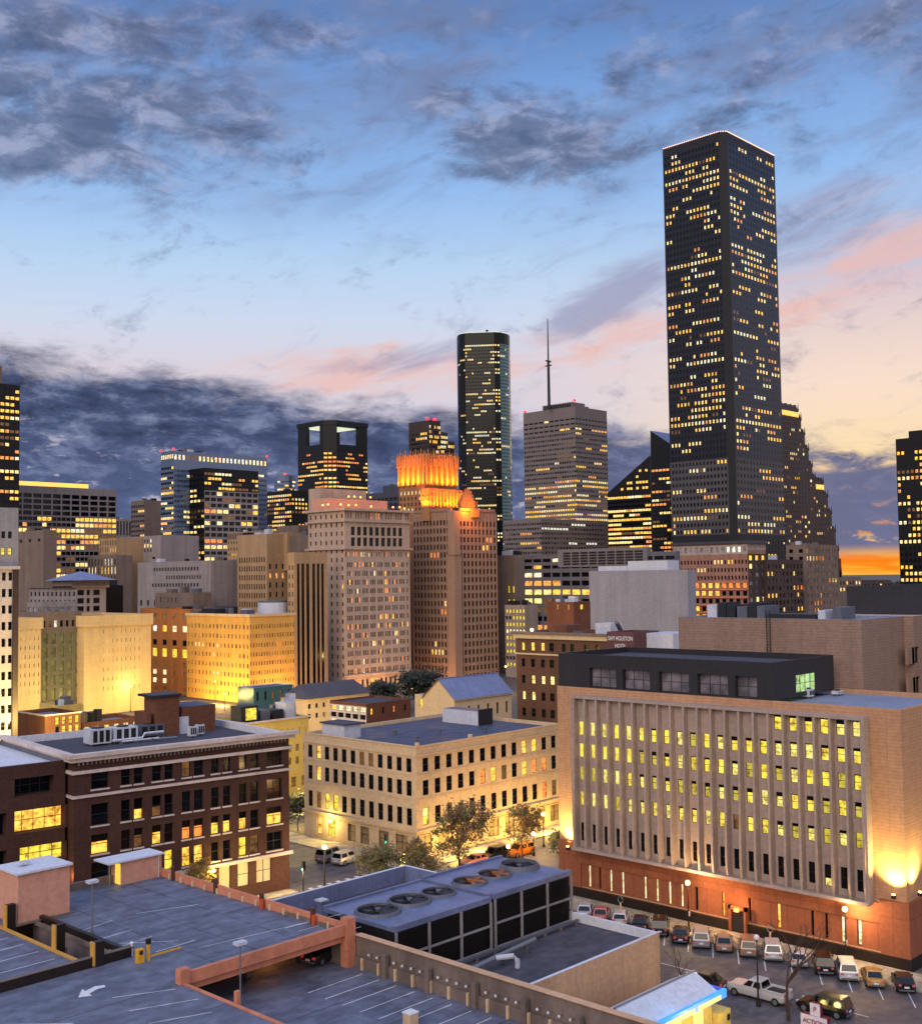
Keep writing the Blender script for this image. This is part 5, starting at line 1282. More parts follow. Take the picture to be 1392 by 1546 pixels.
def cool(label,x0,x1,nbay,fans,dz):
    o=thing('cooling_tower',label,'cooling tower',(x0,73.5,zR+.004),group='rooftop cooling towers')
    W=x1-x0;h=10.2-zR+dz;dp=9.
    M=MB();M.box(.1,W-.1,.25,dp,0,h-.5,'dark_louvre');M.box(0,W,.0,.5,h-.5,h,'blue_metal2');M.box(0,W,.501,dp+.2,h-.5,h-.15,'blue_metal2');M.box(0,W,dp+.201,dp+.5,h-.5,h+.05,'blue_metal2');M.build('casing',o)
    for i in range(nbay):
        for j in range(2):
            M=MB();xa=W*i/nbay+.14;xb=W*(i+1)/nbay-.14;za=.2+(h-.75)*j/2;zb=za+(h-.75)/2-.2
            n=9
            for k in range(n):
                zz=za+(zb-za)*k/n;M.quad((xa,.22,zz+.02),(xb,.22,zz+.02),(xb,.08,zz+(zb-za)/n*.8),(xa,.08,zz+(zb-za)/n*.8),'dark_louvre2')
            M.build('louvre',o)
    M=MB()
    for i in range(nbay+1):
        x=W*i/nbay;x=min(max(x,.1),W-.1);M.box(x-.11,x+.11,-.1,.05,0,h-.51,'frame_grey')
    M.box(0,W,-.08,.06,(h-.75)/2+.06,(h-.75)/2+.24,'frame_grey');M.box(0,W,-.08,.06,.0,.16,'frame_grey');M.build('frame',o)
    for (fx,fy,r,hh,hot) in fans:
        M=MB();n=24;z0_=h-.15;z1_=z0_+hh
        for k in range(n):
            a=2*math.pi*k/n;c=2*math.pi*(k+1)/n
            for r0,za,r1,zb in ((r*1.08,z0_,r,z1_),(r,z1_,r*.94,z1_),(r*.94,z1_,r*.94,z0_+.06)):
                M.quad((fx+r0*math.cos(a),fy+r0*math.sin(a),za),(fx+r0*math.cos(c),fy+r0*math.sin(c),za),(fx+r1*math.cos(c),fy+r1*math.sin(c),zb),(fx+r1*math.cos(a),fy+r1*math.sin(a),zb),'steel_grey')
        M.poly([(fx+r*.94*math.cos(2*math.pi*k/n),fy+r*.94*math.sin(2*math.pi*k/n),z0_+.05) for k in range(n)],'lamp_black')
        s=M.build('fan_shroud',o)
        M=MB();M.cyl(fx,fy,z0_+.1,z0_+.35,.28,'copper' if hot else 'steel_grey',10)
        for k in range(6):
            a=k*math.pi/3
            p=[(fx+.2*math.cos(a),fy+.2*math.sin(a),z0_+.18),(fx+r*.88*math.cos(a-.12),fy+r*.88*math.sin(a-.12),z0_+.15),(fx+r*.88*math.cos(a+.16),fy+r*.88*math.sin(a+.16),z0_+.3),(fx+.2*math.cos(a+.5),fy+.2*math.sin(a+.5),z0_+.3)]
            M.poly(p,'copper' if hot else 'dark_metal')
        fo=M.build('fan',s)
    return o
wallmat('dark_louvre2',(46,42,42),.5,.5);wallmat('frame_grey',(142,138,142),.3,.5);wallmat('copper',(150,90,50),.3,.4)
cool('nearer cooling tower with three dark fans, at the garage end',68.6,80.8,3,[(2.4,4.8,2.,.28,0),(6.5,5.,1.95,.28,0),(10.2,4.9,1.65,.25,0)],0)
cool('farther cooling tower with copper tinted fans, at the street end',81.2,94.0-1.2,3,[(1.9,4.9,1.7,.25,1),(5.5,4.9,1.7,.25,1),(9.4,5.,1.95,.5,0)],.15)
o=thing('steam_pipe','thick white insulated pipe with elbow on the beige building roof','pipe',(78,69.5,zR+.004))
M=MB();M.tube([(-7.,-.5,.9),(-1,.4,.9),(5.5,1.1,.9)],.22,'steel',10);M.tube([(-.8,.3,.9),(.4,-.7,1.0),(.6,-1.0,.7),(.6,-1.0,.0)],.24,'white_metal',10);M.build('pipe',o,smooth=True)
M=MB()
for x in(-6,-3,.5,4):M.box(x-.08,x+.08,-.5+(x+7)*.13-.2,-.1+(x+7)*.13,0,.7,'steel')
M.build('support',o)
o=thing('dunnage_rail','long low steel rail along the foot of the cooling towers','rail',(80,72.2,zR+.004))
M=MB();M.box(-8,12.2,0,.25,.3,.5,'steel_grey');M.build('rail',o)
M=MB()
for k in range(9):M.box(-7.5+k*2.4,-7.2+k*2.4,0,.25,0,.3,'old_concrete')
M.build('block',o)
# ================================================================ kiosk
q=atz(1097,1498,3.2)
KX=q[0];KY=q[1]
o=thing('kiosk','small gabled kiosk with glowing blue fascia and yellow lit front','kiosk',(KX-12.6,KY,0.01))
W=12.6;zf=3.2
M=MB();M.box(.5,W-1.2,.8,4.4,0,zf-.4,'kiosk_wall');M.build('wall',o)
M=MB();M.box(0,W,0,.35,zf-.45,zf+.25,'blue_glow');M.box(W-.3,W,.351,1.6,zf-.45,zf+.25,'deep_blue_glow');M.box(0,.3,.351,1.6,zf-.45,zf+.25,'deep_blue_glow');M.build('fascia',o)
for a,c in ((1.,4.),(4.1,7.4),(8.,9.6),(9.7,11.6)):
    M=MB();M.box(a,c,-.05,-.004,zf-.4,zf-.02,'panel_glow');p=M.build('sign_panel',o)
M=MB();pr=.9
M.poly([(.1,.36,zf),(W-.6,.36,zf),(W-.6,2.9,zf+1.3),(.1,2.9,zf+1.3)],'roof_white');M.poly([(W-.6,5.4,zf),(.1,5.4,zf),(.1,2.9,zf+1.3),(W-.6,2.9,zf+1.3)],'roof_white')
M.poly([(.1,5.4,zf),(.1,.36,zf),(.1,2.9,zf+1.3)],'steel_grey');M.poly([(W-.6,.36,zf),(W-.6,5.4,zf),(W-.6,2.9,zf+1.3)],'steel_grey');M.quad((.1,.36,zf-.01),(.1,5.4,zf-.01),(W-.6,5.4,zf-.01),(W-.6,.36,zf-.01),'steel_grey')
M.box(.0,W-.5,2.8,3.0,zf+1.28,zf+1.36,'steel');M.build('roof',o)
for a in (2,5,8.4):
    M=MB();M.box(a,a+1.5,.72,.796,.9,2.2,'panel_glow');w_=M.build('window',o)
    M=MB();M.box(a-.1,a+1.6,.6,.71,.8,.88,'steel');M.build('sill',w_)
M=MB();M.box(W-1.15,W+.9,.2,2.2,0,1.5,'kiosk_wall');M.box(W+.3,W+.7,.12,.196,.6,1.1,'dark_metal');M.build('counter',o)
# parking pylon sign
q=atz(1238,1568,0)
SX_,SY_=atY(1238,1536,q[1])[:2]
o=thing('parking_sign','red and white parking sign built of stacked boxes, lettered in purple','sign',(q[0]-.3,q[1],.01))
wallmat('crimson',(120,20,45),.15,.4)
base=zat(q[0],q[1],1556);top=zat(q[0],q[1],1514)
M=MB();M.box(-.12,.12,.15,.4,0,base+.3,'steel_grey');M.box(1.3,1.5,.15,.4,0,base+.3,'steel_grey');M.build('post',o)
hh=top-base
M=MB();M.box(-.3,.3,-1.0,1.4,base-.6,base+hh*.55,'crimson');M.box(-.36,-.302,-1.0,1.4,base-.6,base+hh*.55,'sign_white');M.build('lower_box',o)
M=MB();M.box(-.22,.22,-.35,.55,base+hh*.56,top,'crimson');M.box(-.28,-.222,-.35,.55,base+hh*.56,top,'sign_white');M.build('upper_box',o)
txt('ACTION',.52,o,(-.39,.2,base+hh*.33),-math.pi/2,'red_paint',xs=1.)
txt('PARK',.5,o,(-.39,.2,base-.12),-math.pi/2,'red_paint',xs=1.)
txt('P',.6,o,(-.31,.1,(base+hh*.56+top)/2),-math.pi/2,'red_paint')
M=MB();M.box(.75,.85,-1.6,-1.5,0,base+1.0,'steel');M.box(.7,.75,-2.3,-1.1,base-.5,base+.7,'yellow_paint');M.build('yellow_board',o)
# ================================================================ vehicles
def paint(name,c,metal=.3):
    m,nt,b=newmat(name);b.inputs['Base Color'].default_value=s2l(c)+(1,);b.inputs['Metallic'].default_value=metal;b.inputs['Roughness'].default_value=.28;b.inputs['Coat Weight'].default_value=.6;b.inputs['Coat Roughness'].default_value=.06
for n,c in (('car_white',(205,205,205)),('car_silver',(150,150,155)),('car_black',(14,14,17)),('car_red',(120,25,20)),('car_maroon',(50,12,12)),('car_tan',(150,128,105)),('car_gold',(190,150,80)),('car_dark',(32,34,42)),('car_orange',(205,110,20)),('car_pink',(200,120,110))):paint(n,c)
def car(label,px,py,hdg,kind='sedan',colr='car_white',z=0.,grp='cars parked along the courthouse kerb',cat=None):
    """built nose to +X, centred on its footprint"""
    q=atz(px,py,z)
    D={'sedan':(4.7,1.78,1.42,.92),'suv':(4.8,1.9,1.78,1.05),'hatch':(4.1,1.74,1.48,.95),'pickup':(5.9,2.,1.85,1.12),'van':(5.,1.95,1.95,1.15)}[kind]
    L,Wd,Ht,belt=D;hw=Wd/2;g=.22
    o=thing({'sedan':'parked_car','suv':'parked_suv','hatch':'parked_car','pickup':'pickup_truck','van':'parked_van'}[kind],label,cat or {'sedan':'car','suv':'suv','hatch':'car','pickup':'pickup truck','van':'van'}[kind],(q[0],q[1],z+.006),rad(hdg),grp)
    f,r=L/2,-L/2
    # body stations: x, half width, bottom, top
    if kind=='sedan':S=[(r,.80,.42,.78),(r+.12,.92,.28,.9),(r+.9,1,.22,.95),(0,1,.22,belt),(f-1.25,1,.22,.9),(f-.3,.93,.25,.74),(f,.78,.36,.58)]
    elif kind=='pickup':S=[(r,.95,.5,1.05),(r+.1,.98,.4,1.12),(r+1.2,1,.35,1.12),(0,1,.35,belt),(f-1.4,1,.35,1.15),(f-.25,.96,.38,1.08),(f,.86,.45,.85)]
    else:S=[(r,.88,.42,.95),(r+.1,.95,.28,belt),(r+.8,1,.24,belt),(0,1,.24,belt),(f-1.1,1,.24,belt*.96),(f-.25,.94,.28,.84),(f,.82,.38,.66)]
    M=MB();rings=[]
    for x,w,z0_,z1_ in S:
        y=hw*w;m=(z0_+z1_)/2
        rings.append([(x,-y*.94,z0_),(x,-y,z0_+.12),(x,-y,m+.1),(x,-y*.93,z1_),(x,y*.93,z1_),(x,y,m+.1),(x,y,z0_+.12),(x,y*.94,z0_)])
    for A,B in zip(rings,rings[1:]):
        for k in range(8):j=(k+1)%8;M.quad(A[k],B[k],B[j],A[j],colr)
    M.poly(rings[0],colr);M.poly(rings[-1][::-1],colr)
    # cabin
    if kind=='sedan':c0,c1,t0,t1=r+.55,f-1.35,r+1.25,f-2.15
    elif kind=='pickup':c0,c1,t0,t1=-.75,f-1.55,-.55,f-2.3
    elif kind=='hatch':c0,c1,t0,t1=r+.12,f-1.1,r+.55,f-1.85
    else:c0,c1,t0,t1=r+.08,f-1.25,r+.35,f-1.95
    bw,tw=hw*.93,hw*.76;zb=belt-.02
    Bt=[(c0,-bw,zb),(c1,-bw,zb),(c1,bw,zb),(c0,bw,zb)];Tp=[(t0,-tw,Ht-.05),(t1,-tw,Ht-.05),(t1,tw,Ht-.05),(t0,tw,Ht-.05)]
    for k in range(4):j=(k+1)%4;M.quad(Bt[k],Bt[j],Tp[j],Tp[k],colr)
    m_=.08;M.poly(Tp,colr);M.poly([(t0+m_,-tw+m_,Ht),(t1-m_,-tw+m_,Ht),(t1-m_,tw-m_,Ht),(t0+m_,tw-m_,Ht)],colr)
    for k,(a,c) in enumerate(((0,1),(1,2),(2,3),(3,0))):
        U=[(t0+m_,-tw+m_,Ht),(t1-m_,-tw+m_,Ht),(t1-m_,tw-m_,Ht),(t0+m_,tw-m_,Ht)];M.quad(Tp[a],Tp[c],U[c],U[a],colr)
    if kind=='pickup':
        M.box(r+.12,c0-.15,-hw*.8,hw*.8,1.0,1.122,'lamp_black')
        for s in(-1,1):M.box(r+.1,c0,s*hw*.82,s*hw*.95,1.1,1.3,colr)
        M.box(r+.02,r+.12,-hw*.9,hw*.9,.6,1.3,colr)
    bo=M.build('body',o,smooth=False)
    bv=bo.modifiers.new('Bevel','BEVEL');bv.width=.035;bv.segments=2;bv.limit_method='ANGLE'
    def lerp(a,c,t):return tuple(a[i]+(c[i]-a[i])*t for i in range(3))
    def pane(name,A,B,C,Dd,off,ins=(.08,.1)):
        P=lambda u,v:lerp(lerp(A,B,u),lerp(Dd,C,u),v)
        pts=[P(ins[0],ins[1]),P(1-ins[0],ins[1]),P(1-ins[0],1-ins[1]),P(ins[0],1-ins[1])]
        M=MB();a=[tuple(p[i]+off[i] for i in range(3)) for p in pts];M.poly(a,'car_glass')
        for k in range(4):j=(k+1)%4;M.quad(pts[k],pts[j],a[j],a[k],'car_glass')
        M.build(name,o)
    pane('rear_window',Bt[3],Bt[0],Tp[0],Tp[3],(-.02,0,.01));pane('windshield',Bt[1],Bt[2],Tp[2],Tp[1],(.02,0,.01))
    ns=2
    for s,(a,c,e,g_) in ((-1,(Bt[0],Bt[1],Tp[1],Tp[0])),(1,(Bt[2],Bt[3],Tp[3],Tp[2]))):
        mid0=lerp(a,c,.5);mid1=lerp(g_,e,.5)
        pane('side_window',a,mid0,mid1,g_,(0,s*.02,.005),(.12,.14));pane('side_window',mid0,c,e,mid1,(0,s*.02,.005),(.1,.14))
    for x in (f-.85,r+.85):
        for s in (-1,1):
            rr=.33 if kind not in('pickup','suv','van') else .38
            M=MB();n=14;y0=s*(hw-.2);y1=s*(hw+.015)
            for k in range(n):
                a=2*math.pi*k/n;c=2*math.pi*(k+1)/n
                M.quad((x+rr*math.cos(a),y0,rr+rr*math.sin(a)),(x+rr*math.cos(c),y0,rr+rr*math.sin(c)),(x+rr*math.cos(c),y1,rr+rr*math.sin(c)),(x+rr*math.cos(a),y1,rr+rr*math.sin(a)),'rubber')
            M.poly([(x+rr*math.cos(2*math.pi*k/n),y1,rr+rr*math.sin(2*math.pi*k/n)) for k in range(n)],'rubber')
            wh=M.build('wheel',o);M=MB();M.poly([(x+rr*.62*math.cos(2*math.pi*k/n),y1+s*.012,rr+rr*.62*math.sin(2*math.pi*k/n)) for k in range(n)],'steel');M.build('rim',wh)
    hz=.62 if kind=='sedan' else .72 if kind!='pickup' else .9
    for s in(-1,1):
        M=MB();M.box(f-.16,f-.02 if kind!='pickup' else f+.0,s*hw*.52,s*hw*.78,hz-.08,hz+.1,'white_paint');M.build('headlight',o)
        M=MB();M.box(r-.02,r+.1,s*hw*.55,s*hw*.84,hz+.05,hz+.25,'tail_light');M.build('taillight',o)
        M=MB();M.box(c1-.35,c1-.2,s*hw*1.0,s*hw*1.14,belt+.02,belt+.16,colr);M.build('wing_mirror',o)
    M=MB();M.box(r-.035,r-.005,-.22,.22,hz-.02-.08,hz+.06,'sign_white');M.build('licence_plate',o)
    M=MB();M.box(r-.06,r+.05,-hw*.8,hw*.8,.36,.5,'steel_grey');M.build('bumper',o)
    return o
glassmat('car_glass',(14,16,20),.05)
row=[(884,1382,'sedan','car_white','partly hidden white sedan, first at the cooling tower end of the kerb row'),(908,1387,'sedan','car_pink','pinkish sedan parked second from the cooling tower end'),(937,1394,'hatch','car_white','small white hatchback before the first kerb planter post'),
(967,1401,'sedan','car_black','black sedan, left of a pair of black cars'),(997,1407,'suv','car_black','black rounded suv, right of a pair of black cars'),(1028,1418,'sedan','car_maroon','dark red sedan parked beside the globe lamp post'),
(1059,1425,'suv','car_silver','silver suv with pale roof between the red sedan and tan sedan'),(1093,1431,'sedan','car_tan','tan sedan parked between two silver suvs'),(1130,1438,'suv','car_tan','brownish silver suv in front of the lit entrance door'),
(1166,1444,'suv','car_white','white suv just right of the entrance door'),(1205,1455,'hatch','car_white','white hatchback half behind the bare tree branches'),(1243,1464,'suv','car_black','tall black suv left of the right globe lamp post'),
(1278,1473,'suv','car_white','white suv directly below the right globe lamp post'),(1318,1483,'sedan','car_gold','gold coloured sedan right of the white suv'),(1364,1492,'hatch','car_black','small black open topped car last at the right edge')]
for px,py,k,c,l in row:
    car(l,px,py,32,k,c)
car('dark car in the shadow under the orange edge beam',492,1449,10,'sedan','car_dark',z=7.2,grp=None)
M=MB();q=atz(352,1520,ZD);gb(M,49.25,49.6,q[1],q[1]+.3,ZL+.001,ZD+.9,'rust_concrete');M.build('post',GAR.e)
car('white crew cab pickup truck parked beside the glowing kiosk',1147,1508,90,'pickup','car_white',grp=None)
car('dark blue coupe parked behind the kiosk roof',1062,1490,90,'sedan','car_dark',grp=None)
car('black suv parked behind the red and white parking sign',1245,1530,92,'suv','car_black',grp=None)
car('white suv stopped in front of the cream building side',523,1303,12,'suv','car_white',grp='cars around the cream building')
car('pale silver van beside the white suv under the globe lamp',499,1299,12,'van','car_silver',grp='cars around the cream building')
car('white sedan tinted red under the street trees',717,1306,178,'sedan','car_pink',grp='cars around the cream building')
car('black suv between the red tinted sedan and the orange suv',747,1298,178,'suv','car_black',grp='cars around the cream building')
car('orange lit suv parked beside the globe lamps',785,1292,178,'suv','car_orange',grp='cars around the cream building')
# ================================================================ street lamps
LIGHTS=[]
def light(kind,loc,power,c,rad_=.15,tgt=None,size=1.,blend=.6,ang=90):
    d=bpy.data.lights.new('lamp_light',kind);d.energy=power;d.color=c
    if kind!='AREA':d.shadow_soft_size=rad_
    if kind=='SPOT':d.spot_size=rad(ang);d.spot_blend=blend
    if kind=='AREA':
        d.shape='RECTANGLE';d.size=size if not isinstance(size,tuple) else size[0];d.size_y=size if not isinstance(size,tuple) else size[1]
    o=bpy.data.objects.new('lamp_light',d);col.objects.link(o);o.location=loc
    if tgt is not None:o.rotation_euler=(Vector(tgt)-Vector(loc)).to_track_quat('-Z','Y').to_euler()
    return o
WARM=(1,.62,.25);YEL=(1,.72,.2);ORA=(1,.33,.06)
def globe(label,px,py,h=5.,z=0.,banner=False,m='lamp_glow',power=1300,c=WARM,grp='globe street lamps',on=True):
    o=thing_at('street_lamp',label,'street lamp',px,py,z,group=grp)
    M=MB();M.cyl(0,0,0,.5,.24,'lamp_black',10,.16);M.tube([(0,0,.5),(0,0,h-.3)],[.1,.06],'lamp_black',8);M.build('post',o)
    M=MB();M.cyl(0,0,h-.3,h-.1,.1,'lamp_black',8,.16);M.build('fitting',o)
    M=MB();M.sphere((0,0,h+.12),.27,m if on else 'sign_white',12,8);M.build('globe',o,smooth=True)
    if banner:
        M=MB();M.box(-.12,.12,-.14,-.11,1.7,2.2,'sign_white');M.build('notice_plate',o)
    if on:light('POINT',(o.location[0]-.5,o.location[1]-.5,h+z+.3),power,c,.3)
globe('globe lamp at the right end of the courthouse pavement, above the white suv',1278,1452,5.1,.14,True,power=1700)
globe('globe lamp at the middle of the courthouse pavement, left of the entrance',1040,1407,5.2,.14,True,power=1700)
globe('unlit black lamp post beside the white pickup truck',1145,1520,6.1,0,on=False)
globe('globe lamp at the street corner left of the cooling tower',490,1343,5.2)
globe('taller of the globe lamps beside the finned courthouse end',821,1279,4.6)
globe('globe lamp with strong glow over the orange suv',806,1293,3.)
globe('lower globe lamp beside the black suv and orange suv',768,1309,2.6)
globe('glowing lamp between the brick building and garage parapet',322,1372,4.4,m='lamp_yellow',c=YEL,power=1100)
globe('tall street lamp in front of the pale floodlit wall',197,1075,7.5,grp='far lamps by the floodlit walls',m='lamp_yellow',c=YEL,power=1500)
globe('tall street lamp in front of the amber wall',325,1072,8.5,grp='far lamps by the floodlit walls',m='lamp_orange',c=(1,.5,.12),power=2000)
globe('low bright street lamp at the foot of the amber block',339,1074,5,grp='far lamps by the floodlit walls',m='lamp_yellow',c=(1,.55,.15),power=3000)
globe('bright street lamp beside the small red brick building',60,1104,4,grp='far lamps by the floodlit walls',m='lamp_yellow',c=YEL,power=4000)
globe('bright lamp behind the blue chapel roof',764,1048,9,grp='far lamps by the floodlit walls',m='lamp_yellow',c=YEL,power=3000)
# traffic signals
def signal(label,px,py,h,z=0):
    o=thing_at('traffic_light',label,'traffic light',px,py,z,group='traffic lights at the crossing')
    M=MB();M.tube([(0,0,0),(0,0,h)],[.1,.07],'lamp_black',8);M.build('pole',o)
    M=MB();M.box(-.2,.2,-.2,.2,h-1.1,h,'lamp_black');hd_=M.build('signal_head',o)
    for k in range(3):
        M=MB();M.cyl(0,0,0,.05,.13,'green_light' if k==0 else 'dark_metal',10);l=M.build('lens',hd_,loc=(-.21,-.12,h-.95+.33*k));l.rotation_euler=(0,-math.pi/2,0)
    return o
signal('traffic light showing green in front of the cream building',584,1312,4.6)
signal('dark traffic signal pole by the brick building corner',458,1352,4.2)
# meters / posts
for px,py,l in ((937,1378,'round headed pay post near the cooling tower on the pavement'),(1163,1424,'round headed pay post right of the courthouse entrance')):
    o=thing_at('pay_post',l,'pay post',px,py,.14,group='pay posts on the pavement')
    M=MB();M.cyl(0,0,0,1.1,.1,'cream_paint',8);M.build('post',o)
    M=MB()
    for k in range(12):
        a=2*math.pi*k/12;c=2*math.pi*(k+1)/12;M.tube([(.0,.35*math.cos(a),1.45+.35*math.sin(a)),(0,.35*math.cos(c),1.45+.35*math.sin(c))],.05,'steel',5)
    M.build('ring',o)
# ================================================================ trees
def leafmat(name,c,var=.4):
    m,nt,b=newmat(name);oi=N(nt,'ShaderNodeNewGeometry');c=s2l(c)
    n=N(nt,'ShaderNodeTexNoise');n.inputs['Scale'].default_value=1.3;nt.links.new(oi.outputs['Position'],n.inputs['Vector'])
    nt.links.new(ramp(nt,n.outputs[0],[(.35,tuple(x*(1-var) for x in c)),(.65,tuple(x*(1+var) for x in c))]),b.inputs['Base Color']);b.inputs['Roughness'].default_value=.6
leafmat('leaf_olive',(104,104,50));leafmat('leaf_dark',(34,42,26));leafmat('leaf_amber',(130,98,44));leafmat('leaf_brown',(104,86,48))
def tree(label,px,py,h,cw,mats,nl=2600,sparse=.35,seed=1,z=0,grp=None,leaf=.16,cz=.62,name='street_tree',bare=False,d=None):
    rng=random.Random(seed)
    o=thing_at(name,label,'tree' if not name.startswith('bush') else 'bush',px,py,z,group=grp)
    M=MB();tips=[]
    def br(p,dr,l,r,lev):
        q=p+dr*l*.5+Vector((rng.uniform(-.06,.06),rng.uniform(-.06,.06),0))*l;e=q+(dr+Vector((rng.uniform(-.25,.25),rng.uniform(-.25,.25),rng.uniform(0,.25)))).normalized()*l*.5
        M.tube([tuple(p),tuple(q),tuple(e)],[r,r*.8,r*.6],'bark',5 if lev else 8)
        if lev>=(4 if bare else 3):tips.append(e);return
        if lev>=2:tips.append(e)
        for k in range(rng.randint(2,3) if lev else 4):
            a=rng.uniform(0,6.28);t=rng.uniform(.35,.9)
            nd=(dr+Vector((math.cos(a),math.sin(a),rng.uniform(-.1,.4)))*t).normalized();br(e,nd,l*rng.uniform(.55,.8),r*.55,lev+1)
    br(Vector((0,0,0)),Vector((0,0,1)),h*.36,.035*h*(.6 if bare else .5),0)
    M.build('trunk',o)
    if not bare:
        M=MB();cl=[]
        for k in range(34):
            a=rng.uniform(0,6.28);rr=cw/2*math.sqrt(rng.random())*.9;zz=h*(cz+rng.uniform(-.3,.33));s=1-abs(zz/h-cz)*1.2
            cl.append((rr*math.cos(a)*s,rr*math.sin(a)*s,zz,rng.uniform(.35,1.)*cw*.11,rng.choice(mats)))
        for t in tips:
            if rng.random()>sparse:cl.append((t.x,t.y,t.z,rng.uniform(.4,.9)*cw*.11,rng.choice(mats)))
        for k in range(nl):
            c=rng.choice(cl);v=Vector((rng.gauss(0,1),rng.gauss(0,1),rng.gauss(0,.8)))*c[3]
            p=Vector(c[:3])+v;u=Vector((rng.gauss(0,1),rng.gauss(0,1),rng.gauss(0,.6))).normalized();w=u.orthogonal().normalized()
            s=leaf*rng.uniform(.6,1.4);a=p-u*s;b_=p+w*s*.55;c_=p+u*s;d_=p-w*s*.55
            M.poly([tuple(a),tuple(b_),tuple(c_),tuple(d_)],c[4])
        M.build('crown',o)
    return o
G='street trees round the cream building'
tree('large brown leaved tree in front of the cream building corner',695,1322,9.6,7.6,['leaf_brown','leaf_amber','leaf_olive'],5200,.35,3,grp=G,leaf=.17)
tree('airy amber lit tree beside the globe lamps',789,1302,8.2,6.2,['leaf_amber','leaf_olive'],2400,.65,5,grp=G,leaf=.17)
tree('low olive tree left of the spiral lit trunk',572,1345,5.6,6.8,['leaf_olive','leaf_brown'],3600,.3,8,grp=G,leaf=.16)
tree('low olive tree with lights wound round its trunk',640,1342,6.4,6.4,['leaf_olive','leaf_amber','leaf_brown'],3600,.3,9,grp=G,leaf=.16)
tree('small yellow lit tree behind the garage parapet',298,1372,6.4,5,['leaf_amber','leaf_olive'],3000,.3,11,leaf=.15)
tree('dark round tree between brick building and cream building',450,1255,6,4.5,['leaf_dark'],2200,.1,12,leaf=.2)
tree('dense dark shrub lit from behind at the courthouse end',846,1290,3.2,4.6,['leaf_dark','leaf_olive'],1800,.1,13,leaf=.15,name='bush',cz=.5)
tree('bare forked tree standing beside the parking sign',1191,1542,9.,6,[],seed=21,bare=True)
tree('small bare sapling behind the beige building wall',1030,1495,4,2,[],seed=22,bare=True)
tree('dark round tree at the left end of the low lit buildings',38,1112,6,6,['leaf_dark','leaf_olive'],1500,.1,14,leaf=.3)
for i,(px,w,h,l) in enumerate(((575,13,8,'dark oak left of the two behind the brick wing'),(638,15,12.5,'tallest dark oak, right of the two behind the brick wing'))):
    tree(l,px,1074,h,w,['leaf_dark'],4200,.05,30+i,leaf=.45,grp='dark oaks behind the brick wing')
o=thing_at('string_lights','spiral of orange lights wound round a tree trunk','lights',608,1338,0)
M=MB()
for k in range(22):
    a=k*.9;M.sphere((.3*math.cos(a),.3*math.sin(a),1.2+k*.13),.09,'lamp_yellow',6,4)
M.build('bulb_string',o)
M=MB();M.tube([(0,0,0),(0,0,4.2)],[.14,.09],'bark',6);M.build('support_pole',o)
# distant tree line at the horizon
M=MB();rng=random.Random(4)
for k in range(9000):
    a=yaw+rad(rng.uniform(-26,26));d_=rng.uniform(1500,2600);x=d_*math.cos(a);y=d_*math.sin(a);zz=rng.uniform(0,14);s=rng.uniform(2,5)
    M.poly([(x-s*R0[0],y-s*R0[1],zz),(x,y,zz-s*.6),(x+s*R0[0],y+s*R0[1],zz),(x,y,zz+s*.8)],'leaf_dark')
o=M.build('distant_trees');o['kind']='stuff'
for (px0,px1,yt,d_,l,m) in ((1262,1300,872,900,'low pale block on the horizon under the orange sky','brown_stone'),(1296,1345,877,1000,'long low dark block on the horizon left of the right tower','rose_granite')):
    b=Bld('warehouse',l);P=atd(px0,yt,d_);b.vol(P=P,l=[30],r=px1,mat=m,R=[dict(za=P[2]-2,zb=P[2]-12,nr=2,nc=8,wf=.5,hf=.5,lit=.3)],chk=False)
# ================================================================ lamps that light the walls
cx,cy,Lc,zt=COURT
def flood(label,px,py,X=None,Y=None,power=3000,c=YEL,up=9,ang=120,out=(-1.2,0),m='lamp_yellow',grp='wall floodlights of the courthouse'):
    q=atX(px,py,X) if X is not None else atY(px,py,Y)
    o=thing('floodlight',label,'floodlight',q,group=grp)
    M=MB();M.box(-.18,.18,-.18,.18,-.35,.0,'dark_metal');M.box(-.05,.3,-.05,.05,-.3,-.2,'dark_metal');M.build('housing',o);M=MB();M.cyl(0,0,0.002,.1,.16,m,10);M.build('lens',o)
    light('SPOT',(q[0]+out[0]*.3,q[1]+out[1]*.3,q[2]+.15),power,c,.12,(q[0]-out[0]*.6,q[1]-out[1]*.25,q[2]+up),ang=ang,blend=.9)
flood('floodlight at the left sandstone end of the courthouse',857,1279,X=cx-.75,power=8000)
flood('floodlight on the right sandstone end beside the screen',1349,1352,X=cx-.75,power=8500)
flood('floodlight round the right corner of the courthouse',1389,1348,Y=cy-.75,power=8000,out=(0,-1.2))
light('POINT',(cx-1.4,cy+ye,3.4),260,(1,.42,.12),.2)
# warm wash on plinth from pavement lamps already; jail floods
def area(px,py,Yp,power,c,size,up,off):
    q=atY(px,py,Yp);return light('AREA',(q[0],q[1]+off,q[2]),power,c,size=size,tgt=(q[0],q[1]-off*.0+.0,q[2]+up) if 0 else (q[0],q[1],q[2]+up))
Yf=JAIL['Yf']
def wl(px,py,Y=None,X=None,off=8,power=8000,c=YEL,r=.6,dz=0):
    q=atX(px,py,X) if X is not None else atY(px,py,Y)
    return light('POINT',(q[0]-(off if X is not None else 0),q[1]-(off if Y is not None else 0),q[2]+dz),power,c,r)
for px,p in ((40,3600),(75,2400),(110,2400),(150,3200),(185,2200),(218,3000)):wl(px,1062,Y=Yf,power=p*PW,off=13)
XO=ORG['P'][0]
for px,p in ((292,7000),(320,11000),(350,11000),(372,8000)):wl(px,1056,X=XO,power=p*PW,c=(1,.6,.15),off=9)
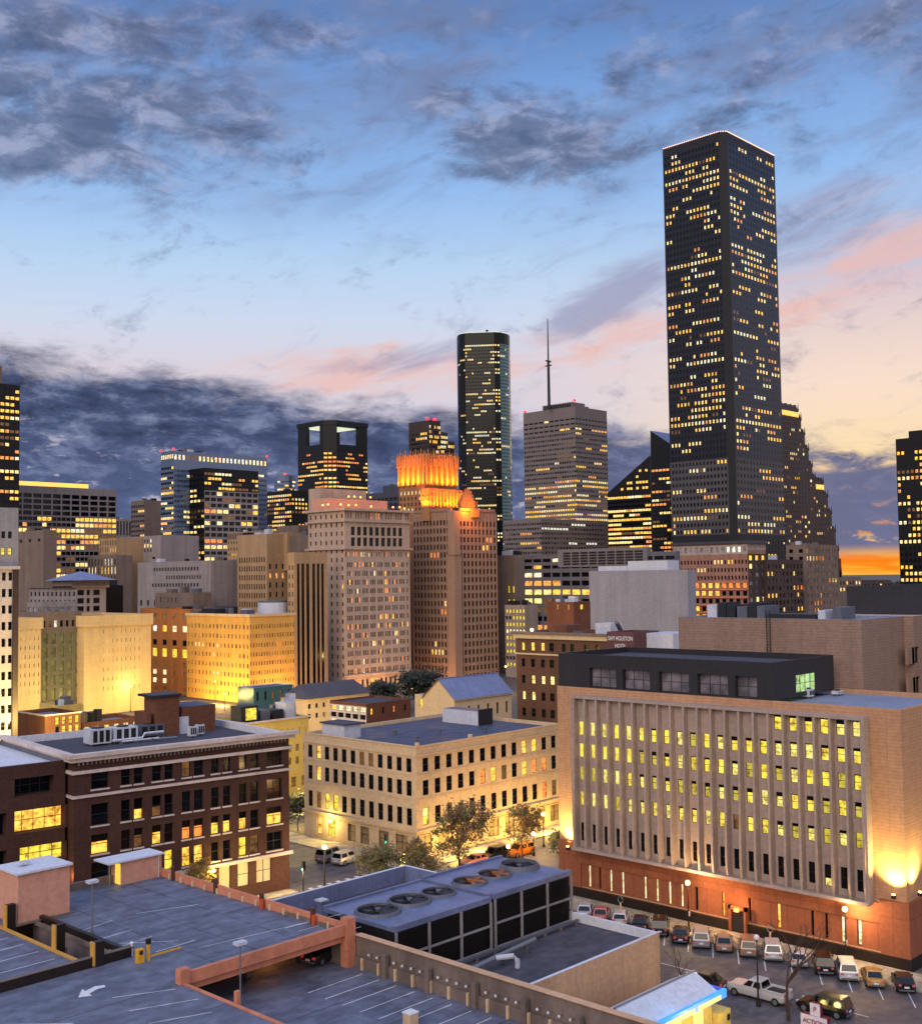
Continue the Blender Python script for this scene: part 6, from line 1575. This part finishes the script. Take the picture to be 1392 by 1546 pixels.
wl(410,1050,Y=ORG['P'][1],power=12000*PW,c=(1,.52,.15),off=8)
wl(245,1050,X=XO+1,power=9000*PW,c=(1,.55,.2),off=8)
# foreground of the yellow low blocks
for px,py,p in ((50,1095,5500),(75,1092,5500),(110,1078,6000),(150,1085,8000),(190,1080,8000),(215,1085,8000),(440,1180,3200),(452,1225,2400),(430,1078,3500),(485,1075,5000),(540,1072,4500),(600,1075,3500)):
    q=atd(px,py,225 if px<300 else 185 if py>1100 else 268);light('POINT',q,p*PW,YEL,.5)
# hotel lamps
hx,hy=HV['P'][0],HV['P'][1];b=HV
def bulb(label,px,py,X=None,Y=None,power=500,c=(1,.45,.2),m='lamp_orange',r=.32,grp='roof lamps of the large hotel',off=1.2):
    q=atX(px,py,X) if X is not None else atY(px,py,Y)
    o=thing('roof_lamp',label,'lamp',(q[0],q[1]-(off if Y is not None else 0),q[2]),group=grp)
    M=MB();M.sphere((0,0,0),r,m,8,5);M.build('bulb',o);M=MB();M.cyl(0,0,-1.1,-r*.8,.1,'dark_metal',6);M.build('stem',o)
    light('POINT',(o.location[0]-.4,o.location[1]-.4,o.location[2]+.6),power,c,.3)
for i,(px,py) in enumerate(((484,763),(492,762),(511,762),(523,763),(534,763),(557,765))):
    bulb('glowing bulb on the hotel roof edge, lower lamp row',px,py,Y=hy+.5,power=420*PW)
for i,(px,py) in enumerate(((523,750),(532,750),(541,751),(556,751))):
    bulb('glowing bulb above the salmon penthouse, upper lamp row',px,py,Y=hy+5.,power=160*PW)
for i,(px,py) in enumerate(((590,766),(600,766),(607,768))):
    bulb('glowing bulb at the right end of the hotel roof',px,py,Y=hy+1.,power=300*PW)
for px in (535,570,605):wl(px,1038,Y=hy,power=2600*PW,c=(1,.5,.2),off=6)
for px in (632,655,680,710,740):wl(px,1028,Y=Gy-(0) if px>685 else None,X=Gx if px<=685 else None,power=2600*PW,c=(1,.45,.15),off=8)
# crown floodlights: rows of lamps at the foot of each tier
PA=GULF['PA'];PB=GULF['PB'];zA=zat(PA[0],PA[1],733)
CRN=(1,.24,.004)
def crown(P,Lw,Rw,z,n1,n2,pw,h):
    k=0
    for i in range(n1):
        y=P[1]+Lw*(i+.5)/n1;light('SPOT',(P[0]-2.6,y,z-.5),pw,CRN,.25,(P[0]+.6,y,z+h),ang=95,blend=1.)
    for i in range(n2):
        x=P[0]+Rw*(i+.5)/n2;light('SPOT',(x,P[1]-2.6,z-.5),pw,CRN,.25,(x,P[1]+.6,z+h),ang=95,blend=1.)
crown(PA,GULF['VA']['Lw'],GULF['VA']['Rw'],zA,6,7,17000*PW,9)
zB2=zat(PB[0],PB[1],766)
crown(PB,GULF['VB']['Lw'],GULF['VB']['Rw'],zB2,3,8,14000*PW,7)
q=atd(706,772,447);light('POINT',(q[0]-3,q[1]-4,q[2]+1),9000*PW,CRN,.3);q=atd(718,775,444);light('POINT',(q[0]-1,q[1]-2,q[2]),1500*PW,CRN,.3)
# small glows seen in the photograph
q=atX(890,1090,0) if 0 else None
P=atd(843,940,286);light('POINT',(P[0]-3,P[1]-2,P[2]),1800*PW,(1,.45,.15),.3)
o=thing('roof_lamp','bright lamp on the brown hotel roof beside the orange brick block','lamp',atd(803,951,258),group=None)
M=MB();M.sphere((0,0,0),.35,'lamp_glow',8,5);M.build('bulb',o);M=MB();M.cyl(0,0,-2,-.3,.08,'dark_metal',6);M.build('stem',o);light('POINT',(o.location[0]-.5,o.location[1]-.5,o.location[2]+.5),500,WARM,.2)
# cream building lamps, courthouse side, brick shop front
q=atz(504,1262,3.2);light('POINT',(CR['P'][0]-1.4,CR['P'][1]+CR['Lw']-6.8,3.2),900,YEL,.15)
for px in (660,700,760,800,825):
    q=atY(px,1290,CR['P'][1]);light('POINT',(q[0],q[1]-3.5,1.2),1300,(1,.62,.12),.3)
light('POINT',(BR['P'][0]+BR['Rw']-8,BR['P'][1]-6,3.),900,YEL,.3);light('POINT',(BR['P'][0]+BR['Rw']-2,BR['P'][1]-6.5,2.6),600,WARM,.3)
light('POINT',(BR['P'][0]-.6,BR['P'][1]+.2,6.5),220,(1,.45,.15),.2)
light('POINT',(61.5,82,ZD-1.2),90,(1,.35,.08),.2)
light('POINT',(KX-5,KY-1.2,2.4),260,YEL,.3);light('POINT',(KX-1.4,KY-1.2,2.),120,YEL,.3)
light('POINT',(KX-8,KY-.7,4.2),60,(.05,.5,1),.3)
# ================================================================ sky
w=bpy.data.worlds.new('World');sc.world=w;w.use_nodes=True
nt=w.node_tree;nt.nodes.clear();L=nt.links
out=nt.nodes.new('ShaderNodeOutputWorld');bg=nt.nodes.new('ShaderNodeBackground');L.new(bg.outputs[0],out.inputs[0])
tc=nt.nodes.new('ShaderNodeTexCoord').outputs['Generated']
sp=nt.nodes.new('ShaderNodeSeparateXYZ');L.new(tc,sp.inputs[0]);gx_,gy_,gz_=sp.outputs
m=lambda *a,**k:mth(nt,*a,**k)
fwd=m('ADD',m('MULTIPLY',gx_,math.cos(yaw)),m('MULTIPLY',gy_,math.sin(yaw)))
rgt=m('SUBTRACT',m('MULTIPLY',gx_,math.sin(yaw)),m('MULTIPLY',gy_,math.cos(yaw)))
az=m('ARCTAN2',rgt,fwd);el=m('ARCSINE',gz_)
def A(px):return math.atan((px-696)/1750)
def E_(py,px=696):return math.atan((869-(px-696)*math.tan(rl)-py)/1750*math.cos(A(px)))
def sstep(v,a,c):
    n=nt.nodes.new('ShaderNodeMapRange');n.interpolation_type='SMOOTHSTEP';L.new(v,n.inputs[0])
    if a<c:n.inputs[1].default_value=a;n.inputs[2].default_value=c;n.inputs[3].default_value=0;n.inputs[4].default_value=1
    else:n.inputs[1].default_value=c;n.inputs[2].default_value=a;n.inputs[3].default_value=1;n.inputs[4].default_value=0
    return n.outputs[0]
def noise(sx,sy,scale,det=7,rough=.6,off=0.,dist=0.,rot=0.):
    cx_=nt.nodes.new('ShaderNodeCombineXYZ')
    if rot:
        a_=m('ADD',m('MULTIPLY',az,math.cos(rot)),m('MULTIPLY',el,math.sin(rot)));e_=m('SUBTRACT',m('MULTIPLY',el,math.cos(rot)),m('MULTIPLY',az,math.sin(rot)))
    else:a_,e_=az,el
    L.new(m('MULTIPLY',a_,sx),cx_.inputs[0]);L.new(m('MULTIPLY',e_,sy),cx_.inputs[1]);cx_.inputs[2].default_value=off
    n=nt.nodes.new('ShaderNodeTexNoise');n.inputs['Scale'].default_value=scale;n.inputs['Detail'].default_value=det;n.inputs['Roughness'].default_value=rough;n.inputs['Distortion'].default_value=dist
    L.new(cx_.outputs[0],n.inputs['Vector']);return n.outputs[0]
def blob(px,py,rx,ry,rot=0.):
    da=m('SUBTRACT',az,A(px));de=m('SUBTRACT',el,E_(py,px))
    if rot:
        c_,s_=math.cos(rot),math.sin(rot)
        da,de=m('ADD',m('MULTIPLY',da,c_),m('MULTIPLY',de,s_)),m('SUBTRACT',m('MULTIPLY',de,c_),m('MULTIPLY',da,s_))
    a_=m('POWER',m('ABSOLUTE',m('DIVIDE',da,rx/1750)),2.);e_=m('POWER',m('ABSOLUTE',m('DIVIDE',de,ry/1750)),2.)
    return m('MAXIMUM',m('SUBTRACT',1.,m('ADD',a_,e_)),0.)
def S(el_):return el_/1.6
base=ramp(nt,m('DIVIDE',el,1.6),[(0,s2l((205,195,205))),(S(.09),s2l((212,206,220))),(S(E_(560)),s2l((222,212,222))),(S(E_(490)),s2l((208,218,238))),(S(E_(400)),s2l((186,214,244))),(S(E_(280)),s2l((150,190,240))),(S(E_(120)),s2l((122,162,220))),(S(E_(0)),s2l((98,134,192))),(S(.62),s2l((84,118,186))),(S(1.2),s2l((180,190,230)))])
warm=ramp(nt,m('DIVIDE',el,.4),[(0,s2l((255,150,20))),(.03/.4,s2l((255,160,40))),(E_(820)/.4,s2l((252,205,135))),(E_(700)/.4,s2l((254,224,176))),(E_(600)/.4,s2l((250,224,204))),(E_(480)/.4,s2l((226,205,208))),(E_(380)/.4,s2l((170,188,224))),(1,s2l((110,150,215)))])
wf=m('MULTIPLY',sstep(az,A(760),A(1290)),sstep(el,E_(260),E_(470)))
wf=m('MULTIPLY',wf,sstep(az,1.3,.7))
col_=mixc(nt,wf,base,warm)
# sunset band hugging the horizon on the right
n0=noise(3,26,3.,5,off=9.)
band=m('MULTIPLY',sstep(el,E_(820,1300),E_(850,1300)),sstep(az,A(1050),A(1230)))
# high thin grey veil
vn=noise(2.,5.5,2.6,8,.62,3.1,.6,.25)
veil=m('MULTIPLY',sstep(vn,.4,.7),sstep(el,E_(430),E_(120)))
veil=m('MULTIPLY',veil,.85)
col_=mixc(nt,veil,col_,s2l((118,130,166)))
# pink streaks
pn=noise(2.4,10,3.,7,.6,5.2,.4,.22)
pm=m('ADD',m('ADD',blob(1310,395,230,60,.32),m('MULTIPLY',blob(560,555,260,50,.03),1.1)),m('ADD',m('MULTIPLY',blob(950,520,330,60,.1),.8),m('MULTIPLY',blob(1330,300,200,50,.2),.35)))
pk=m('MULTIPLY',sstep(m('ADD',m('MULTIPLY',pn,2.2),m('MULTIPLY',pm,.5)),1.25,1.75),.7,clamp=True)
pk=m('MULTIPLY',pk,m('MULTIPLY',pm,1.6,clamp=True))
col_=mixc(nt,pk,col_,s2l((240,188,176)))
gn=noise(2.6,9,4.,7,.6,8.2,.5,.3)
gm=m('ADD',m('ADD',blob(940,440,150,60,.35),m('MULTIPLY',blob(1250,330,180,60,.2),.7)),m('MULTIPLY',blob(590,540,170,40,.1),.8))
gk=m('MULTIPLY',sstep(m('ADD',gn,m('MULTIPLY',gm,.4)),.56,.9),.7)
col_=mixc(nt,gk,col_,s2l((150,150,182)))
# broken grey clouds upper left and upper centre
cn=noise(4.6,9.,3.4,9,.68,1.7,.35,.12)
cm=m('ADD',m('ADD',m('MULTIPLY',blob(120,150,400,130,.0),1.),m('MULTIPLY',blob(40,215,170,50),.7)),m('ADD',m('ADD',m('MULTIPLY',blob(800,200,210,90,-.25),1.1),m('MULTIPLY',blob(670,125,60,40),.5)),m('ADD',m('MULTIPLY',blob(1060,185,200,45,.1),.55),m('MAXIMUM',m('MULTIPLY',blob(250,20,500,60),.6),m('MULTIPLY',blob(1180,60,420,75),.62)))))
ck=sstep(m('ADD',cn,m('MULTIPLY',cm,.31)),.52,.84)
ck=m('MULTIPLY',ck,.85)
w2=noise(3.,8.,5.,8,.65,12.,.6,.15)
ck=m('MAXIMUM',ck,m('MULTIPLY',m('MULTIPLY',sstep(w2,.5,.72),sstep(el,E_(470),E_(200))),.4))
cc=ramp(nt,noise(7,15,3.,6,.6,6.,.3),[(.36,s2l((78,90,122))),(.5,s2l((108,118,150))),(.62,s2l((158,164,194)))])
col_=mixc(nt,ck,col_,cc)
# low slate cloud bank
bn=noise(3.6,10.5,4.,9,.64,2.2,.3,-.03)
edge=m('ADD',m('MULTIPLY',az,-(E_(512,0)-E_(640,1100))/(A(1100)-A(0))),(E_(512,0)+A(0)*(E_(512,0)-E_(640,1100))/(A(1100)-A(0))))
dist_=m('SUBTRACT',edge,el)
bd=m('ADD',m('MULTIPLY',dist_,14.),m('MULTIPLY',m('SUBTRACT',bn,.5),1.15))
holes=noise(8,22,4.5,7,.6,4.4,.3)
hk=m('MULTIPLY',sstep(holes,.57,.68),m('ADD',m('MULTIPLY',sstep(dist_,.03,.1),.75),0.))
bk=m('MULTIPLY',sstep(bd,-.05,.42),m('SUBTRACT',1.,hk))
# open warm gaps on the right
rg=m('MULTIPLY',m('ADD',blob(1330,685,120,22,.12),m('MULTIPLY',blob(1260,655,150,30),1.2)),sstep(az,A(1150),A(1230)))
bk=m('MULTIPLY',bk,m('SUBTRACT',1.,m('MULTIPLY',m('MINIMUM',m('MULTIPLY',rg,2.),1.),sstep(bn,.62,.42))))
bk=m('MULTIPLY',bk,m('SUBTRACT',1.,band))
bk=m('MULTIPLY',bk,sstep(az,1.5,1.0));bk=m('MULTIPLY',bk,sstep(az,-1.6,-1.1))
bc=ramp(nt,noise(5.5,14,4.2,9,.66,7.7,.3,-.04),[(.33,s2l((48,56,82))),(.5,s2l((74,86,120))),(.66,s2l((128,138,170)))])
bc=mixc(nt,m('MULTIPLY',sstep(el,E_(600,300),E_(850,300)),.7),bc,s2l((96,108,152)))
bc=mixc(nt,m('MULTIPLY',sstep(az,A(700),A(1250)),.62),bc,s2l((122,120,148)))
col_=mixc(nt,bk,col_,bc)
col_=mixc(nt,m('MULTIPLY',band,.92),col_,ramp(nt,n0,[(.4,s2l((255,128,10))),(.6,s2l((255,190,70)))]))
# eastern sky behind the camera: brightened to light facades, faintly pink; zenith brightened, blue
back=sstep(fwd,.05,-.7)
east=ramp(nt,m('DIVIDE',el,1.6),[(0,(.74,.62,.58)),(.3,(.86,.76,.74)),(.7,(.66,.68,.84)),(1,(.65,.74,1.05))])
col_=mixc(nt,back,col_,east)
zen=sstep(el,.5,1.0)
col_=mixc(nt,zen,col_,(.62,.74,1.15))
low=sstep(el,-.02,-.25);col_=mixc(nt,low,col_,(.1,.09,.09))
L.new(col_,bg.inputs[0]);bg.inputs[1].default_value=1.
# soft sun lamp: added behind the camera to brighten the facades
sd=bpy.data.lights.new('sun','SUN');sd.energy=1.35;sd.angle=rad(40);sd.color=(1,.84,.68)
so=bpy.data.objects.new('sun',sd);col.objects.link(so)
so.rotation_euler=(-(Vector((math.cos(rad(22)),math.sin(rad(22)),-.5)))).to_track_quat('Z','Y').to_euler()
# ================================================================ camera
cd=bpy.data.cameras.new('camera');cd.sensor_fit='HORIZONTAL';cd.sensor_width=36;cd.lens=F_/1392*36;cd.clip_start=.5;cd.clip_end=20000
co=bpy.data.objects.new('camera',cd);col.objects.link(co)
m3=Matrix((Rv,Uv,tuple(-a for a in Fw))).transposed()
co.matrix_world=Matrix.Translation((0,0,H))@m3.to_4x4();sc.camera=co
sc.view_settings.view_transform='Standard';sc.view_settings.look='None';sc.view_settings.exposure=0;sc.view_settings.gamma=1
cy_=sc.cycles;cy_.use_denoising=True;cy_.max_bounces=5;cy_.diffuse_bounces=2;cy_.glossy_bounces=3;cy_.sample_clamp_indirect=4
make_windows()
for b_ in (BRB,BRC):b_.e.rotation_euler[2]=BRA
for o_ in list(col.objects):
    if o_.parent is None and o_.name.startswith(('air_conditioner','pipe_run')):o_.rotation_euler[2]=BRA
for i,a in enumerate(FOOT):
    for c in FOOT[i+1:]:
        if a[0:1]!=() and min(a[3],c[3])-max(a[1],c[1])>.3 and min(a[4],c[4])-max(a[2],c[2])>.3:print('FOOTOVERLAP',[round(v,1) if not isinstance(v,str) else v for v in a],[round(v,1) if not isinstance(v,str) else v for v in c])
